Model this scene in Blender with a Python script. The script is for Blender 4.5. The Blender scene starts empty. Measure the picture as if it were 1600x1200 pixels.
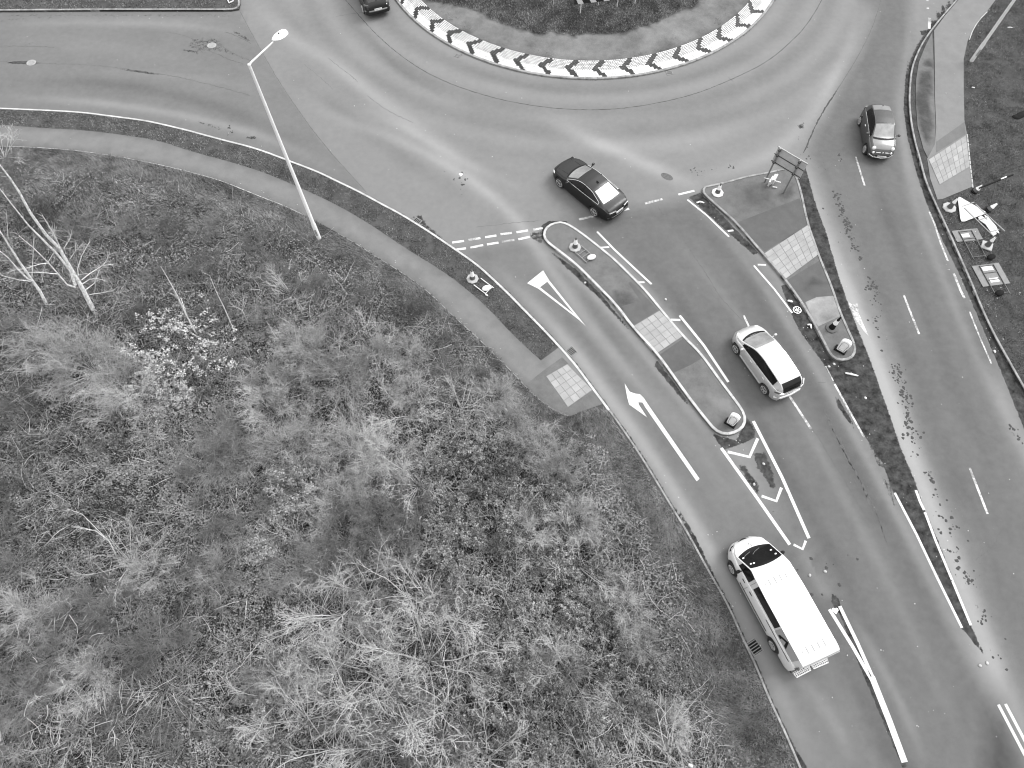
import bpy, bmesh, math, random
import numpy as np
from mathutils import Vector, Matrix
from mathutils.geometry import delaunay_2d_cdt, tessellate_polygon
rng = np.random.default_rng(7); random.seed(7)
S = bpy.context.scene; COL = S.collection
# ------------------------------------------------------------------ survey: picture point -> ground metres
F_PX, NADIR, H_CAM = 1060.0, 1120.0, 30.0
TH = math.atan((NADIR-600)/F_PX); CT, ST = math.cos(TH), math.sin(TH)
def P(x, y, h=0.0):
    u = x-800; v = 600-y; t = (H_CAM-h)/(F_PX*CT - v*ST)
    return np.array([u*t, (v*CT+F_PX*ST)*t, h])
def PA(pts): return np.array([P(*p)[:2] for p in pts])
def to_px(X, Y, Z=0.0):
    dx, dy, dz = X, Y, Z-H_CAM
    d = dy*ST - dz*CT; return 800+F_PX*dx/d, 600-F_PX*(dy*CT+dz*ST)/d
def rise(base, q):          # height at which the sight line of q passes nearest to the vertical over base
    b = P(*base)[:2]; hs = np.arange(0, 16, .05)
    d = [np.hypot(*(P(q[0], q[1], h)[:2]-b)) for h in hs]; return float(hs[int(np.argmin(d))])
# ------------------------------------------------------------------ bookkeeping
def tag(o, label=None, cat=None, group=None, kind=None):
    if label: o['label'] = label
    if cat: o['category'] = cat
    if group: o['group'] = group
    if kind: o['kind'] = kind
    return o
def empty(name, loc=(0,0,0), rz=0.0):
    o = bpy.data.objects.new(name, None); COL.objects.link(o); o.location = loc; o.rotation_euler = (0,0,rz)
    o.empty_display_size = .2; return o
def copy_tree(o, parent=None):
    c = o.copy(); COL.objects.link(c); c.parent = parent
    for ch in list(o.children): copy_tree(ch, c)
    return c
def link_mesh(name, me, mat=None, parent=None):
    o = bpy.data.objects.new(name, me); COL.objects.link(o)
    if mat is not None and not me.materials: me.materials.append(mat)
    if parent is not None: o.parent = parent
    return o
def fast_mesh(name, V, Fq, smooth=False):          # numpy arrays, all faces the same size
    me = bpy.data.meshes.new(name); V = np.asarray(V, np.float32); Fq = np.asarray(Fq, np.int32)
    n, k = Fq.shape
    me.vertices.add(len(V)); me.vertices.foreach_set('co', V.ravel())
    me.loops.add(n*k); me.loops.foreach_set('vertex_index', Fq.ravel())
    me.polygons.add(n); me.polygons.foreach_set('loop_start', np.arange(0, n*k, k, dtype=np.int32))
    try: me.polygons.foreach_set('loop_total', np.full(n, k, np.int32))
    except Exception: pass
    me.update(calc_edges=True)
    if smooth: me.polygons.foreach_set('use_smooth', np.ones(n, bool))
    return me
class MB:
    def __init__(s): s.v = []; s.f = []
    def add(s, V, Fs):
        n = len(s.v); s.v += [tuple(map(float, p)) for p in V]; s.f += [tuple(int(i)+n for i in f) for f in Fs]; return s
    def box(s, c, size, rz=0, M=None):
        x, y, z = [k/2 for k in size]; pts = [(i*x, j*y, k*z) for k in (-1,1) for j in (-1,1) for i in (-1,1)]
        R = M if M is not None else Matrix.Rotation(rz, 3, 'Z'); c = Vector(c)
        V = [R @ Vector(p)+c for p in pts]
        return s.add(V, [(0,2,3,1),(4,5,7,6),(0,1,5,4),(2,6,7,3),(0,4,6,2),(1,3,7,5)])
    def bar(s, a, b, w, h=None):                  # square bar between two points
        a = Vector(a); b = Vector(b); d = b-a; h = h or w
        up = Vector((0,0,1)) if abs(d.normalized().z) < .95 else Vector((1,0,0))
        x = d.normalized(); y = up.cross(x).normalized(); z = x.cross(y)
        M = Matrix((x, y, z)).transposed()
        return s.box((a+b)/2, (d.length, w, h), M=M)
    def tube(s, pts, radii, n=8, cap=True):
        pts = [Vector(p) for p in pts]
        if not hasattr(radii, '__len__'): radii = [radii]*len(pts)
        V = []; Fs = []
        for i, p in enumerate(pts):
            t = (pts[min(i+1, len(pts)-1)]-pts[max(i-1, 0)]).normalized()
            ref = Vector((0,0,1)) if abs(t.z) < .9 else Vector((1,0,0))
            a = ref.cross(t).normalized(); b = t.cross(a)
            for k in range(n):
                an = 2*math.pi*k/n; V.append(p + (a*math.cos(an)+b*math.sin(an))*radii[i])
        for i in range(len(pts)-1):
            for k in range(n):
                k2 = (k+1) % n; Fs.append((i*n+k, i*n+k2, (i+1)*n+k2, (i+1)*n+k))
        if cap: Fs.append(tuple(reversed(range(n)))); Fs.append(tuple((len(pts)-1)*n+k for k in range(n)))
        return s.add(V, Fs)
    def lathe(s, prof, n=20, M=None, caps=True):             # prof: (r, z)
        V = []; Fs = []
        for r, z in prof:
            for k in range(n):
                a = 2*math.pi*k/n; p = Vector((r*math.cos(a), r*math.sin(a), z)); V.append(M @ p if M is not None else p)
        for i in range(len(prof)-1):
            for k in range(n):
                k2 = (k+1) % n; Fs.append((i*n+k, i*n+k2, (i+1)*n+k2, (i+1)*n+k))
        if caps: Fs.append(tuple(reversed(range(n)))); Fs.append(tuple((len(prof)-1)*n+k for k in range(n)))
        return s.add(V, Fs)
    def prism(s, poly, z0, z1):
        n = len(poly); V = [(p[0], p[1], z0) for p in poly]+[(p[0], p[1], z1) for p in poly]
        Fs = [tuple(reversed(range(n))), tuple(range(n, 2*n))]+[(i, (i+1) % n, n+(i+1) % n, n+i) for i in range(n)]
        return s.add(V, Fs)
    def ell(s, c, r, n=12, m=8, M=None):
        V = []; Fs = []
        for i in range(m+1):
            ph = math.pi*i/m
            for k in range(n):
                a = 2*math.pi*k/n; p = Vector((r[0]*math.sin(ph)*math.cos(a), r[1]*math.sin(ph)*math.sin(a), r[2]*math.cos(ph)))
                V.append((M @ p if M is not None else p)+Vector(c))
        for i in range(m):
            for k in range(n):
                k2 = (k+1) % n; Fs.append((i*n+k, (i+1)*n+k, (i+1)*n+k2, i*n+k2))
        return s.add(V, Fs)
    def build(s, name, mat, parent=None, smooth=None, bevel=0):
        me = bpy.data.meshes.new(name); me.from_pydata(s.v, [], s.f); me.validate(); me.update()
        bm = bmesh.new(); bm.from_mesh(me); bmesh.ops.recalc_face_normals(bm, faces=bm.faces)
        if smooth:
            for f in bm.faces: f.smooth = True
            for e in bm.edges:
                if len(e.link_faces) == 2 and e.calc_face_angle(0) > math.radians(smooth): e.smooth = False
        bm.to_mesh(me); bm.free()
        o = link_mesh(name, me, mat, parent)
        if bevel:
            b = o.modifiers.new('bevel', 'BEVEL'); b.width = bevel; b.segments = 2; b.limit_method = 'ANGLE'
        return o
# ------------------------------------------------------------------ noise in numpy
def vnoise(x, y, seed=0):
    xi = np.floor(x).astype(np.int64); yi = np.floor(y).astype(np.int64); fx = x-xi; fy = y-yi
    fx = fx*fx*(3-2*fx); fy = fy*fy*(3-2*fy)
    def h(a, b):
        n = (a*374761393 + b*668265263 + seed*974634777) & 0xffffffff
        n = ((n ^ (n >> 13))*1274126177) & 0xffffffff
        return ((n ^ (n >> 16)) & 0xffff)/65535.0
    return (h(xi,yi)*(1-fx)+h(xi+1,yi)*fx)*(1-fy)+(h(xi,yi+1)*(1-fx)+h(xi+1,yi+1)*fx)*fy
def fbm(x, y, seed=0, o=4):
    s = 0; a = .5; t = 0
    for i in range(o): s = s+a*vnoise(x*2**i, y*2**i, seed+i); t += a; a *= .5
    return s/t
def seg_dist(X, Y, poly, closed=False):
    poly = np.asarray(poly); D = np.full(X.shape, 1e9)
    n = len(poly); rngi = range(n if closed else n-1)
    for i in rngi:
        a = poly[i]; b = poly[(i+1) % n]; d = b-a; L = (d**2).sum()+1e-12
        t = np.clip(((X-a[0])*d[0]+(Y-a[1])*d[1])/L, 0, 1)
        D = np.minimum(D, np.hypot(X-a[0]-t*d[0], Y-a[1]-t*d[1]))
    return D
def inside(X, Y, poly):
    poly = np.asarray(poly); r = np.zeros(X.shape, bool); n = len(poly)
    for i in range(n):
        x1, y1 = poly[i]; x2, y2 = poly[(i+1) % n]
        if y1 == y2: continue
        c = ((y1 > Y) != (y2 > Y)) & (X < (x2-x1)*(Y-y1)/(y2-y1)+x1); r ^= c
    return r
def sdist(X, Y, poly): d = seg_dist(X, Y, poly, True); return np.where(inside(X, Y, poly), d, -d)
def resample(poly, step, smooth=0):
    poly = np.asarray(poly, float)
    for _ in range(smooth):                        # Chaikin
        q = [poly[0]]
        for a, b in zip(poly[:-1], poly[1:]): q += [a*.75+b*.25, a*.25+b*.75]
        q.append(poly[-1]); poly = np.array(q)
    d = np.r_[0, np.cumsum(np.hypot(*np.diff(poly, axis=0).T))]; n = max(2, int(round(d[-1]/step))+1)
    t = np.linspace(0, d[-1], n); return np.c_[np.interp(t, d, poly[:,0]), np.interp(t, d, poly[:,1])]
# ------------------------------------------------------------------ materials (the photograph is black and white: every colour is a grey)
def nodes(name):
    m = bpy.data.materials.new(name); m.use_nodes = True; nt = m.node_tree
    return m, nt, nt.nodes['Principled BSDF']
def N(nt, t, **kw):
    n = nt.nodes.new(t)
    for k, v in kw.items():
        if k in n.inputs: n.inputs[k].default_value = v
        else: setattr(n, k, v)
    return n
def noise(nt, scale, detail=4, rough=.6, vec=None):
    n = N(nt, 'ShaderNodeTexNoise'); n.inputs['Scale'].default_value = scale; n.inputs['Detail'].default_value = detail
    n.inputs['Roughness'].default_value = rough
    if vec is not None: nt.links.new(vec, n.inputs['Vector'])
    return n.outputs['Fac']
def pos(nt): return N(nt, 'ShaderNodeNewGeometry').outputs['Position']
def mth(nt, op, a, b=None, c=None, clamp=False):
    n = N(nt, 'ShaderNodeMath', operation=op); n.use_clamp = clamp
    for i, v in enumerate((a, b, c)):
        if v is None: continue
        if isinstance(v, (int, float)): n.inputs[i].default_value = v
        else: nt.links.new(v, n.inputs[i])
    return n.outputs[0]
def ramp(nt, fac, lo, hi, a, b):                  # map range, clamped
    n = N(nt, 'ShaderNodeMapRange'); n.inputs['From Min'].default_value = lo; n.inputs['From Max'].default_value = hi
    for k, v in (('To Min', a), ('To Max', b)):
        if isinstance(v, (int, float)): n.inputs[k].default_value = v
        else: nt.links.new(v, n.inputs[k])
    nt.links.new(fac, n.inputs['Value']); return n.outputs['Result']
def attr(nt, name): n = N(nt, 'ShaderNodeAttribute'); n.attribute_name = name; return n.outputs['Fac']
def to_col(nt, bsdf, val, sock='Base Color'):
    c = N(nt, 'ShaderNodeCombineColor'); [nt.links.new(val, c.inputs[i]) for i in range(3)]
    nt.links.new(c.outputs[0], bsdf.inputs[sock])
def bump(nt, bsdf, h, strength=.3, dist=.02):
    b = N(nt, 'ShaderNodeBump'); b.inputs['Strength'].default_value = strength; b.inputs['Distance'].default_value = dist
    nt.links.new(h, b.inputs['Height']); nt.links.new(b.outputs[0], bsdf.inputs['Normal'])
def grey(name, v, rough=.6, metal=0, var=.12, scale=8, coat=0, spec=.5, local=False):
    m, nt, b = nodes(name)
    vec = N(nt, 'ShaderNodeTexCoord').outputs['Object'] if local else pos(nt)
    f = ramp(nt, noise(nt, scale, 5, .65, vec), .3, .7, v*(1-var), v*(1+var)); to_col(nt, b, f)
    b.inputs['Roughness'].default_value = rough; b.inputs['Metallic'].default_value = metal
    b.inputs['Coat Weight'].default_value = coat; b.inputs['Coat Roughness'].default_value = .06
    b.inputs['Specular IOR Level'].default_value = spec
    return m
M = {}
def road_mat():
    m, nt, b = nodes('worn_asphalt'); p = pos(nt)
    tone = attr(nt, 'tone'); dirt = attr(nt, 'dirt')
    big = noise(nt, .35, 5, .6, p); mid = noise(nt, 2.6, 6, .65, p); fine = noise(nt, 38, 3, .8, p)
    t = mth(nt, 'ADD', tone, mth(nt, 'MULTIPLY', mth(nt, 'SUBTRACT', big, .5), .20))
    t = mth(nt, 'ADD', t, mth(nt, 'MULTIPLY', mth(nt, 'SUBTRACT', mid, .5), .20))
    t = mth(nt, 'ADD', t, mth(nt, 'MULTIPLY', mth(nt, 'SUBTRACT', fine, .5), .34))
    base = ramp(nt, t, 0, 1, .045, .265)
    # pale grit sitting on the surface
    v = N(nt, 'ShaderNodeTexVoronoi'); v.inputs['Scale'].default_value = 1.1; nt.links.new(p, v.inputs['Vector'])
    speck = mth(nt, 'LESS_THAN', v.outputs['Distance'], .028)
    base = mth(nt, 'ADD', base, mth(nt, 'MULTIPLY', speck, .22))
    dn = noise(nt, 4.5, 9, .82, p)
    d = mth(nt, 'ADD', dirt, mth(nt, 'MULTIPLY', mth(nt, 'SUBTRACT', dn, .5), 1.5))
    dfac = ramp(nt, d, .42, .56, 0, 1)
    dcol = ramp(nt, noise(nt, 2.4, 9, .72, p), .34, .70, .006, .080)
    mx = N(nt, 'ShaderNodeMix', data_type='FLOAT'); nt.links.new(dfac, mx.inputs[0]); nt.links.new(base, mx.inputs[2]); nt.links.new(dcol, mx.inputs[3])
    to_col(nt, b, mx.outputs[0]); b.inputs['Roughness'].default_value = .85; b.inputs['Specular IOR Level'].default_value = .12
    bump(nt, b, fine, .25, .01); return m
def paint_mat(name, wear):
    m, nt, b = nodes(name); p = pos(nt)
    n1 = noise(nt, 9, 6, .8, p); n2 = noise(nt, 1.3, 3, .6, p)
    s = mth(nt, 'ADD', mth(nt, 'MULTIPLY', n1, .7), mth(nt, 'MULTIPLY', n2, .5))
    f = ramp(nt, s, wear-.06, wear+.06, .17, .52)
    f = mth(nt, 'MULTIPLY', f, ramp(nt, noise(nt, 30, 4, .7, p), .3, .7, .9, 1.08))
    to_col(nt, b, f); b.inputs['Roughness'].default_value = .7; return m
def surf_mat(name, lo, hi, scale=6, fine=40, patch=None, rough=.9, bmp=.3):   # tone attribute shifts it
    m, nt, b = nodes(name); p = pos(nt); tone = attr(nt, 'tone')
    n = mth(nt, 'ADD', mth(nt, 'MULTIPLY', noise(nt, scale, 6, .7, p), .55), mth(nt, 'MULTIPLY', noise(nt, fine, 4, .8, p), .45))
    t = mth(nt, 'ADD', mth(nt, 'MULTIPLY', mth(nt, 'SUBTRACT', n, .5), 1.7), mth(nt, 'ADD', tone, .5))
    to_col(nt, b, ramp(nt, t, 0, 1, lo, hi)); b.inputs['Roughness'].default_value = rough; b.inputs['Specular IOR Level'].default_value = .1
    bump(nt, b, n, bmp, .03); return m
def leaf_mat(name, lo, hi, rough=.5, sc=.7, amt=.5, spec=.4, each=None):
    m, nt, b = nodes(name); p = pos(nt); g = N(nt, 'ShaderNodeNewGeometry')
    r = mth(nt, 'POWER', g.outputs['Random Per Island'], 1.6)
    n = mth(nt, 'ADD', mth(nt, 'MULTIPLY', noise(nt, sc, 3, .55, p), .6), mth(nt, 'MULTIPLY', noise(nt, sc*4.5, 3, .6, p), .4))
    t = mth(nt, 'ADD', mth(nt, 'MULTIPLY', r, 1-amt), mth(nt, 'MULTIPLY', ramp(nt, n, .38, .62, 0, 1), amt))
    c_ = ramp(nt, t, 0, 1, lo, hi)
    if each:                                  # every bush has its own tone
        c_ = mth(nt, 'MULTIPLY', c_, ramp(nt, N(nt, 'ShaderNodeObjectInfo').outputs['Random'], 0, 1, each[0], each[1]))
    to_col(nt, b, c_); b.inputs['Roughness'].default_value = rough
    b.inputs['Specular IOR Level'].default_value = spec; return m
M['road'] = road_mat()
M['paint'] = paint_mat('white_road_paint', .46); M['paint_worn'] = paint_mat('worn_road_paint', .60)
M['paint_faint'] = paint_mat('faint_road_paint', .72)
M['path'] = surf_mat('path_asphalt', .10, .19, 1.2, 45)
M['island'] = surf_mat('island_asphalt', .05, .165, 1.6, 30)
M['island_dark'] = surf_mat('patched_asphalt', .055, .115, 1.5, 35)
M['concrete'] = surf_mat('pale_screed', .09, .30, 1.6, 25)
M['grass_soil'] = surf_mat('grass_ground', .008, .13, 1.4, 10, bmp=.8)
M['scrub_soil'] = surf_mat('scrub_ground', .008, .06, 2, 25, bmp=.8)
M['gravel'] = surf_mat('mossy_gravel', .03, .21, 1.1, 30, bmp=.8)
M['kerb'] = grey('kerb_concrete', .40, .8, var=.3, scale=2.2)
M['kerb_dull'] = grey('weathered_kerb', .22, .85, var=.45, scale=2.5)
M['crack'] = grey('bitumen_crack', .035, .8)
M['seam'] = grey('worn_seam', .085, .85, var=.3)
M['grate'] = grey('cast_iron', .04, .6, .5)
M['cover'] = grey('pale_manhole_cover', .30, .6, .0, .15, 12)
M['brick_w'] = grey('white_painted_brick', .56, .75, var=.30, scale=3)
M['brick_b'] = grey('black_painted_brick', .018, .7, var=.3, scale=5)
M['mortar'] = grey('dark_mortar', .10, .9)
M['galv'] = grey('galvanised_steel', .62, .5, .0, .12, 6)
M['lamp_white'] = grey('pale_lamp_steel', .72, .5, 0, .06, 5)
M['steel_dark'] = grey('dark_steel', .05, .5, .3)
M['steel_mid'] = grey('grey_steel', .2, .5, .3)
M['sign_back'] = grey('sign_back_aluminium', .48, .5, .2, .1, 4)
M['sheet_metal'] = grey('grey_sign_sheet', .14, .6, .0, .15, 4)
M['white_plate'] = grey('white_sign_plate', .52, .55, 0, .1, 4)
M['white_bright'] = grey('bright_white_plastic', .84, .5, 0, .06, 5)
M['white'] = grey('white_plastic', .66, .45, 0, .05, 5)
M['cone_dark'] = grey('orange_plastic_as_dark_grey', .085, .5, 0, .2, 6)
M['cone_base'] = grey('grey_rubber_base', .34, .7, 0, .15, 9)
M['rubber'] = grey('black_rubber', .012, .8, 0, .2, 9, 0, .1)
M['slab'] = surf_mat('light_paving_slab', .20, .36, 2.2, 30)
M['joint'] = grey('slab_joint', .20, .9)
# ================================================================== traced outlines (picture points of the survey)
K1 = [(-160,172),(-60,168),(0,170.5),(62,173),(125,176),(187,184),(225,189),(250,194),(300,206),(350,220),(400,232),(455,253),(500,270),(530,285),(562,300),(600,321),(625,334),(650,349),(675,365),(700,382),(725,399),(750,417),(775,440),(800,464),(825,490),(850,515),(875,542),(900,570),(920,598),(945,631),(975,672),(1000,710),(1020,742),(1050,792),(1075,832),(1110,897),(1137,942),(1162,1000),(1182,1040),(1200,1087),(1222,1132),(1250,1197),(1280,1270),(1330,1400)]
PATH_UP = [(-160,200),(-60,195),(0,197),(62,202),(137,206),(200,214),(250,222),(300,239),(350,252),(400,267),(432,279),(480,300),(525,321),(575,350),(612,375),(650,400),(687,422),(725,450),(762,482),(800,524),(845,565)]
PATH_LO = [(-160,236),(-60,232),(0,230),(50,232),(100,235),(150,241),(200,249),(250,259),(300,271),(350,285),(400,306),(450,325),(482,341),(530,367),(560,384),(592,405),(625,425),(650,442),(675,462),(700,487),(725,510),(750,532),(775,557),(800,582),(822,606),(845,628),(868,644),(890,652)]
K2 = [(-160,20),(0,19),(150,18),(250,18),(362,18),(374,16),(376,8),(371,-40),(366,-90)]
K3 = [(1560,-75),(1494,0),(1470,27),(1450,52),(1435,75),(1422,107),(1419,137),(1418,162),(1421,195),(1427,225),(1435,252),(1442,282),(1457,317),(1475,355),(1495,400),(1515,445),(1532,487),(1550,525),(1575,570),(1602,617),(1650,700),(1720,820)]
RPATH = [(1557,-2),(1540,21),(1520,45),(1510,67),(1504,95),(1504,140),(1505,190),(1509,212),(1512,250),(1517,294)]
ISL1 = [(875,348),(887,350),(912,367),(940,389),(962,407),(985,430),(1007,452),(1030,480),(1067,525),(1095,552),(1128,598),(1150,627),(1163,645),(1166,660),(1160,672),(1146,680),(1132,682),(1117,677),(1100,657),(1075,625),(1057,600),(1025,555),(985,512),(962,480),(925,442),(900,417),(875,397),(853,381),(847,370),(851,357),(862,350)]
ISL2 = [(1100,293),(1125,288),(1164,277),(1198,271),(1219,266),(1236,264),(1242,272),(1251,297),(1262,350),(1275,387),(1282,407),(1300,450),(1312,487),(1325,517),(1336,540),(1336,555),(1328,564),(1310,566),(1297,560),(1287,542),(1272,512),(1250,475),(1225,440),(1200,410),(1187,396),(1150,352),(1125,330),(1105,312),(1094,301)]
DIRT_WEDGE = [(1240,258),(1258,262),(1275,322),(1290,362),(1310,432),(1325,475),(1342,520),(1360,565),(1372,599),(1390,650),(1407,700),(1430,755),(1444,797),(1465,845),(1485,897),(1512,967),(1536,1021),(1525,1007),(1504,982),(1482,940),(1467,900),(1460,887),(1432,837),(1397,770),(1380,725),(1352,682),(1320,630),(1304,598),(1285,565),(1250,517),(1237,490),(1221,447),(1240,440),(1270,430)]
RB_OUT = [(615,0),(650,32),(675,55),(712,77),(750,95),(800,111),(857,122),(925,126),(975,124),(1025,112),(1075,99),(1112,85),(1162,52),(1200,22)]
def circ(pts):
    q = PA(pts); A = np.c_[2*q, np.ones(len(q))]; s = np.linalg.lstsq(A, (q**2).sum(1), rcond=None)[0]
    return s[:2], math.sqrt(s[2]+s[0]**2+s[1]**2)
RC, RR = circ(RB_OUT)
k1 = resample(PA(K1), .5, 2); k2 = PA(K2); k3 = resample(PA(K3), .5, 2)
def closed_round(pts, step=.25):
    q = PA(pts); q = np.r_[q, q[:1]]; return resample(q, step, 1)[:-1]
isl1 = closed_round(ISL1); isl2 = closed_round(ISL2)
path_up = resample(PA(PATH_UP), .6, 1); path_lo = resample(PA(PATH_LO), .6, 1); rpath = PA(RPATH)
# ------------------------------------------------------------------ brush: painting wear attributes
def put_attr(me, name, arr):
    a = me.attributes.new(name, 'FLOAT', 'POINT'); a.data.foreach_set('value', np.asarray(arr, np.float32))
def stroke(X, Y, A, px, w, amp, world=False, taper=False):      # soft band
    q = px if world else PA(px); pad = 3*w
    b = (X > q[:,0].min()-pad)&(X < q[:,0].max()+pad)&(Y > q[:,1].min()-pad)&(Y < q[:,1].max()+pad)
    x, y = X[b], Y[b]; D = np.full(x.shape, 1e9); S_ = np.zeros(x.shape); acc = 0.0
    for a_, c_ in zip(q[:-1], q[1:]):
        e_ = c_-a_; L = math.hypot(*e_)+1e-9; t = np.clip(((x-a_[0])*e_[0]+(y-a_[1])*e_[1])/L**2, 0, 1); dd = np.hypot(x-a_[0]-t*e_[0], y-a_[1]-t*e_[1])
        k = dd < D; D = np.where(k, dd, D); S_ = np.where(k, acc+t*L, S_); acc += L
    fade = 1.0 if not taper else np.clip(np.minimum(S_, acc-S_)/(acc*.3), 0, 1)**.8
    A[b] += amp*np.exp(-(D/w)**2)*fade
def blot(X, Y, A, px, soft=.15, amp=1, world=False, mode='max'):
    q = px if world else PA(px); pad = soft*3
    b = (X > q[:,0].min()-pad)&(X < q[:,0].max()+pad)&(Y > q[:,1].min()-pad)&(Y < q[:,1].max()+pad)
    v = np.clip(.5+sdist(X[b], Y[b], q)/(2*soft), 0, 1)*amp
    A[b] = np.maximum(A[b], v) if mode == 'max' else A[b]+v
# ------------------------------------------------------------------ the road sheet
def axis(a, b, c, d, fine=.1, coarse=.8): return np.r_[np.arange(a, b, coarse), np.arange(b, c, fine), np.arange(c, d, coarse)]
xs = axis(-48, -27, 31, 52); ys = axis(-16, -3, 41.5, 75)
GX, GY = np.meshgrid(xs, ys); X = GX.ravel(); Y = GY.ravel(); nx, ny = len(xs), len(ys)
tone = np.full(X.shape, .52); dirt = np.zeros(X.shape)
r = np.hypot(X-RC[0], Y-RC[1])
LT = lambda p, w, a: stroke(X, Y, tone, resample(PA(p), .6, 2), w, a, True, True)
# old surface on the arm to the left is a shade darker; the boundary is a straight saw cut
OLD = [(-170,-10),(372,12),(400,65),(440,135),(500,220),(572,300),(500,275),(400,236),(-170,175)]
blot(X, Y, tone, OLD, .05, -.10, mode='add')
blot(X, Y, tone, [(1300,-60),(1420,-60),(1425,140),(1450,300),(1560,560),(1700,900),(1700,1300),(1520,1300),(1560,1040),(1480,860),(1420,660),(1300,330),(1262,240),(1300,155),(1345,80),(1368,20)], .5, -.17, mode='add')
blot(X, Y, tone, [(880,345),(1080,310),(1180,410),(1300,600),(1400,780),(1500,985),(1560,1100),(1640,1300),(1440,1300),(1230,850),(1170,660),(1060,520),(960,400)], .6, -.18, mode='add')
blot(X, Y, tone, [(720,390),(845,375),(1000,540),(1120,690),(1240,860),(1420,1200),(1460,1300),(1290,1300),(1080,840),(940,620)], .4, -.13, mode='add')
for p, w, a in [
    ([(760,405),(830,470),(900,550),(950,618),(1010,700),(1068,790),(1120,880),(1165,965),(1215,1075),(1280,1210)], .38, .30), ([(1425,20),(1412,110),(1408,180),(1420,250),(1450,330),(1490,425),(1530,520)], .3, .14), ([(1540,560),(1600,700),(1650,800)], .4, .22),
    ([(930,368),(985,425),(1040,490),(1100,560),(1160,650)], .25, .14), ([(820,372),(870,410),(940,470),(1010,560),(1090,660),(1120,710)], .2, .10),
    ([(380,-15),(440,50),(520,98),(600,165),(700,235),(780,310)], .6, .17), ([(560,160),(640,205),(740,262),(830,300)], .35, .10),
    ([(470,160),(540,190),(640,225),(720,270),(800,330),(860,420),(930,520),(1010,610),(1090,700),(1150,790)], .40, .19),
    ([(860,190),(930,222),(1000,252),(1060,280),(1110,300)], .55, .22), ([(800,165),(900,200),(1000,235),(1100,225),(1200,180)], .9, .07),
    ([(1075,285),(1130,270),(1200,245),(1240,215),(1290,150),(1310,90)], .55, .15), ([(1285,195),(1300,130),(1330,60),(1345,0)], .4, .10),
    ([(580,60),(640,120),(760,180),(920,200),(1060,185),(1180,140),(1280,60)], .6, -.07), ([(660,60),(760,125),(900,148),(1050,135),(1180,85)], .35, -.05),
    ([(560,40),(620,110),(700,155)], .3, -.06),
    ([(420,-20),(470,50),(540,130),(640,200)], .5, -.05), ([(430,105),(520,160),(620,240),(760,335)], .5, -.06),
    ([(0,150),(200,163),(400,205),(520,262)], .35, .16), ([(0,38),(120,32),(300,38),(380,55)], .45, .13), ([(0,60),(200,75),(330,105)], .8, .05),
    ([(0,125),(200,130),(380,175),(480,240)], .5, -.08), ([(100,110),(330,120),(430,150)], .4, .05),
    ([(600,330),(700,400),(800,500),(900,610),(1000,735),(1080,850),(1150,960),(1220,1120)], .28, .16),
    ([(900,450),(1000,590),(1100,720)], .25, -.06), ([(830,420),(940,560),(1040,690),(1130,820)], .2, -.03),
    ([(1230,1040),(1290,1100),(1340,1200)], .3, .10), ([(1330,960),(1400,1080),(1450,1200)], .22, .12), ([(1270,880),(1300,950),(1240,830)], .35, .12),
    ([(1010,330),(1100,420),(1200,560),(1300,740),(1400,930),(1520,1200)], .3, .09), ([(960,350),(1040,440),(1140,590),(1230,740),(1320,900),(1430,1120)], .4, -.07),
    ([(1060,320),(1160,430),(1250,570),(1340,740),(1440,930),(1540,1130)], .4, -.06), ([(1100,330),(1190,440),(1290,600),(1390,780),(1480,960),(1560,1110)], .25, .12),
    ([(1255,230),(1265,300),(1290,380),(1330,470),(1370,570),(1400,650),(1440,750),(1480,850),(1520,950),(1560,1060),(1640,1220),(1740,1400)], .6, .36),
    ([(1370,60),(1350,160),(1370,300),(1430,450),(1500,620),(1580,800)], .45, -.06), ([(1400,100),(1402,200),(1432,330),(1480,450),(1560,640),(1610,760)], .3, .13),
    ([(1330,330),(1390,480),(1460,660),(1540,850),(1610,1000)], .5, -.04), ([(1300,330),(1370,480),(1440,680)], .3, .08)]:
    LT(p, w, a)
ang = np.arctan2(Y-RC[1], X-RC[0])
tone += np.where((r > RR)&(r < RR+8), .05*np.sin(r*3.1+1.2*np.sin(ang*3))*np.clip((RR+8-r)/3, 0, 1), 0)
def DB(px, soft=.12, amp=.95): blot(X, Y, dirt, px, soft, amp)
DB(DIRT_WEDGE, .13, 1.15)
DB([(1075,308),(1094,300),(1187,396),(1176,398),(1140,366),(1108,338)], .12, .8)
DB([(1112,677),(1150,688),(1168,652),(1180,672),(1180,684),(1168,690),(1130,704)], .12, .9)
DB([(1177,708),(1196,706),(1208,738),(1213,765),(1204,762),(1190,740),(1182,730)], .18, .85)
DB([(1150,722),(1166,728),(1188,760),(1186,775),(1172,762)], .15, .7)
DB([(1200,790),(1212,800),(1226,822),(1220,820)], .12, .6)
DB([(845,352),(858,345),(890,345),(880,352),(852,360),(846,385)], .08, .8); DB([(825,363),(848,360),(850,385),(830,375)], .12, .55)
DB([(851,385),(900,420),(940,460),(985,515),(980,515),(935,465),(890,424)], .1, .8)
DB([(1025,560),(1060,606),(1078,632),(1072,632),(1045,600),(1022,572)], .1, .8)
DB([(978,425),(990,432),(1007,452),(1000,450)], .1, .8); DB([(925,372),(945,388),(975,415),(960,402)], .1, .7); DB([(1068,525),(1090,545),(1128,594),(1112,575)], .1, .6)
DB([(1028,478),(1040,490),(1052,498),(1036,488)], .1, .7)
for q, w, a in [(k1, .16, .58), (k3, .25, .75)]: stroke(X, Y, dirt, q+0, w, a*1.05, world=True)
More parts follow.
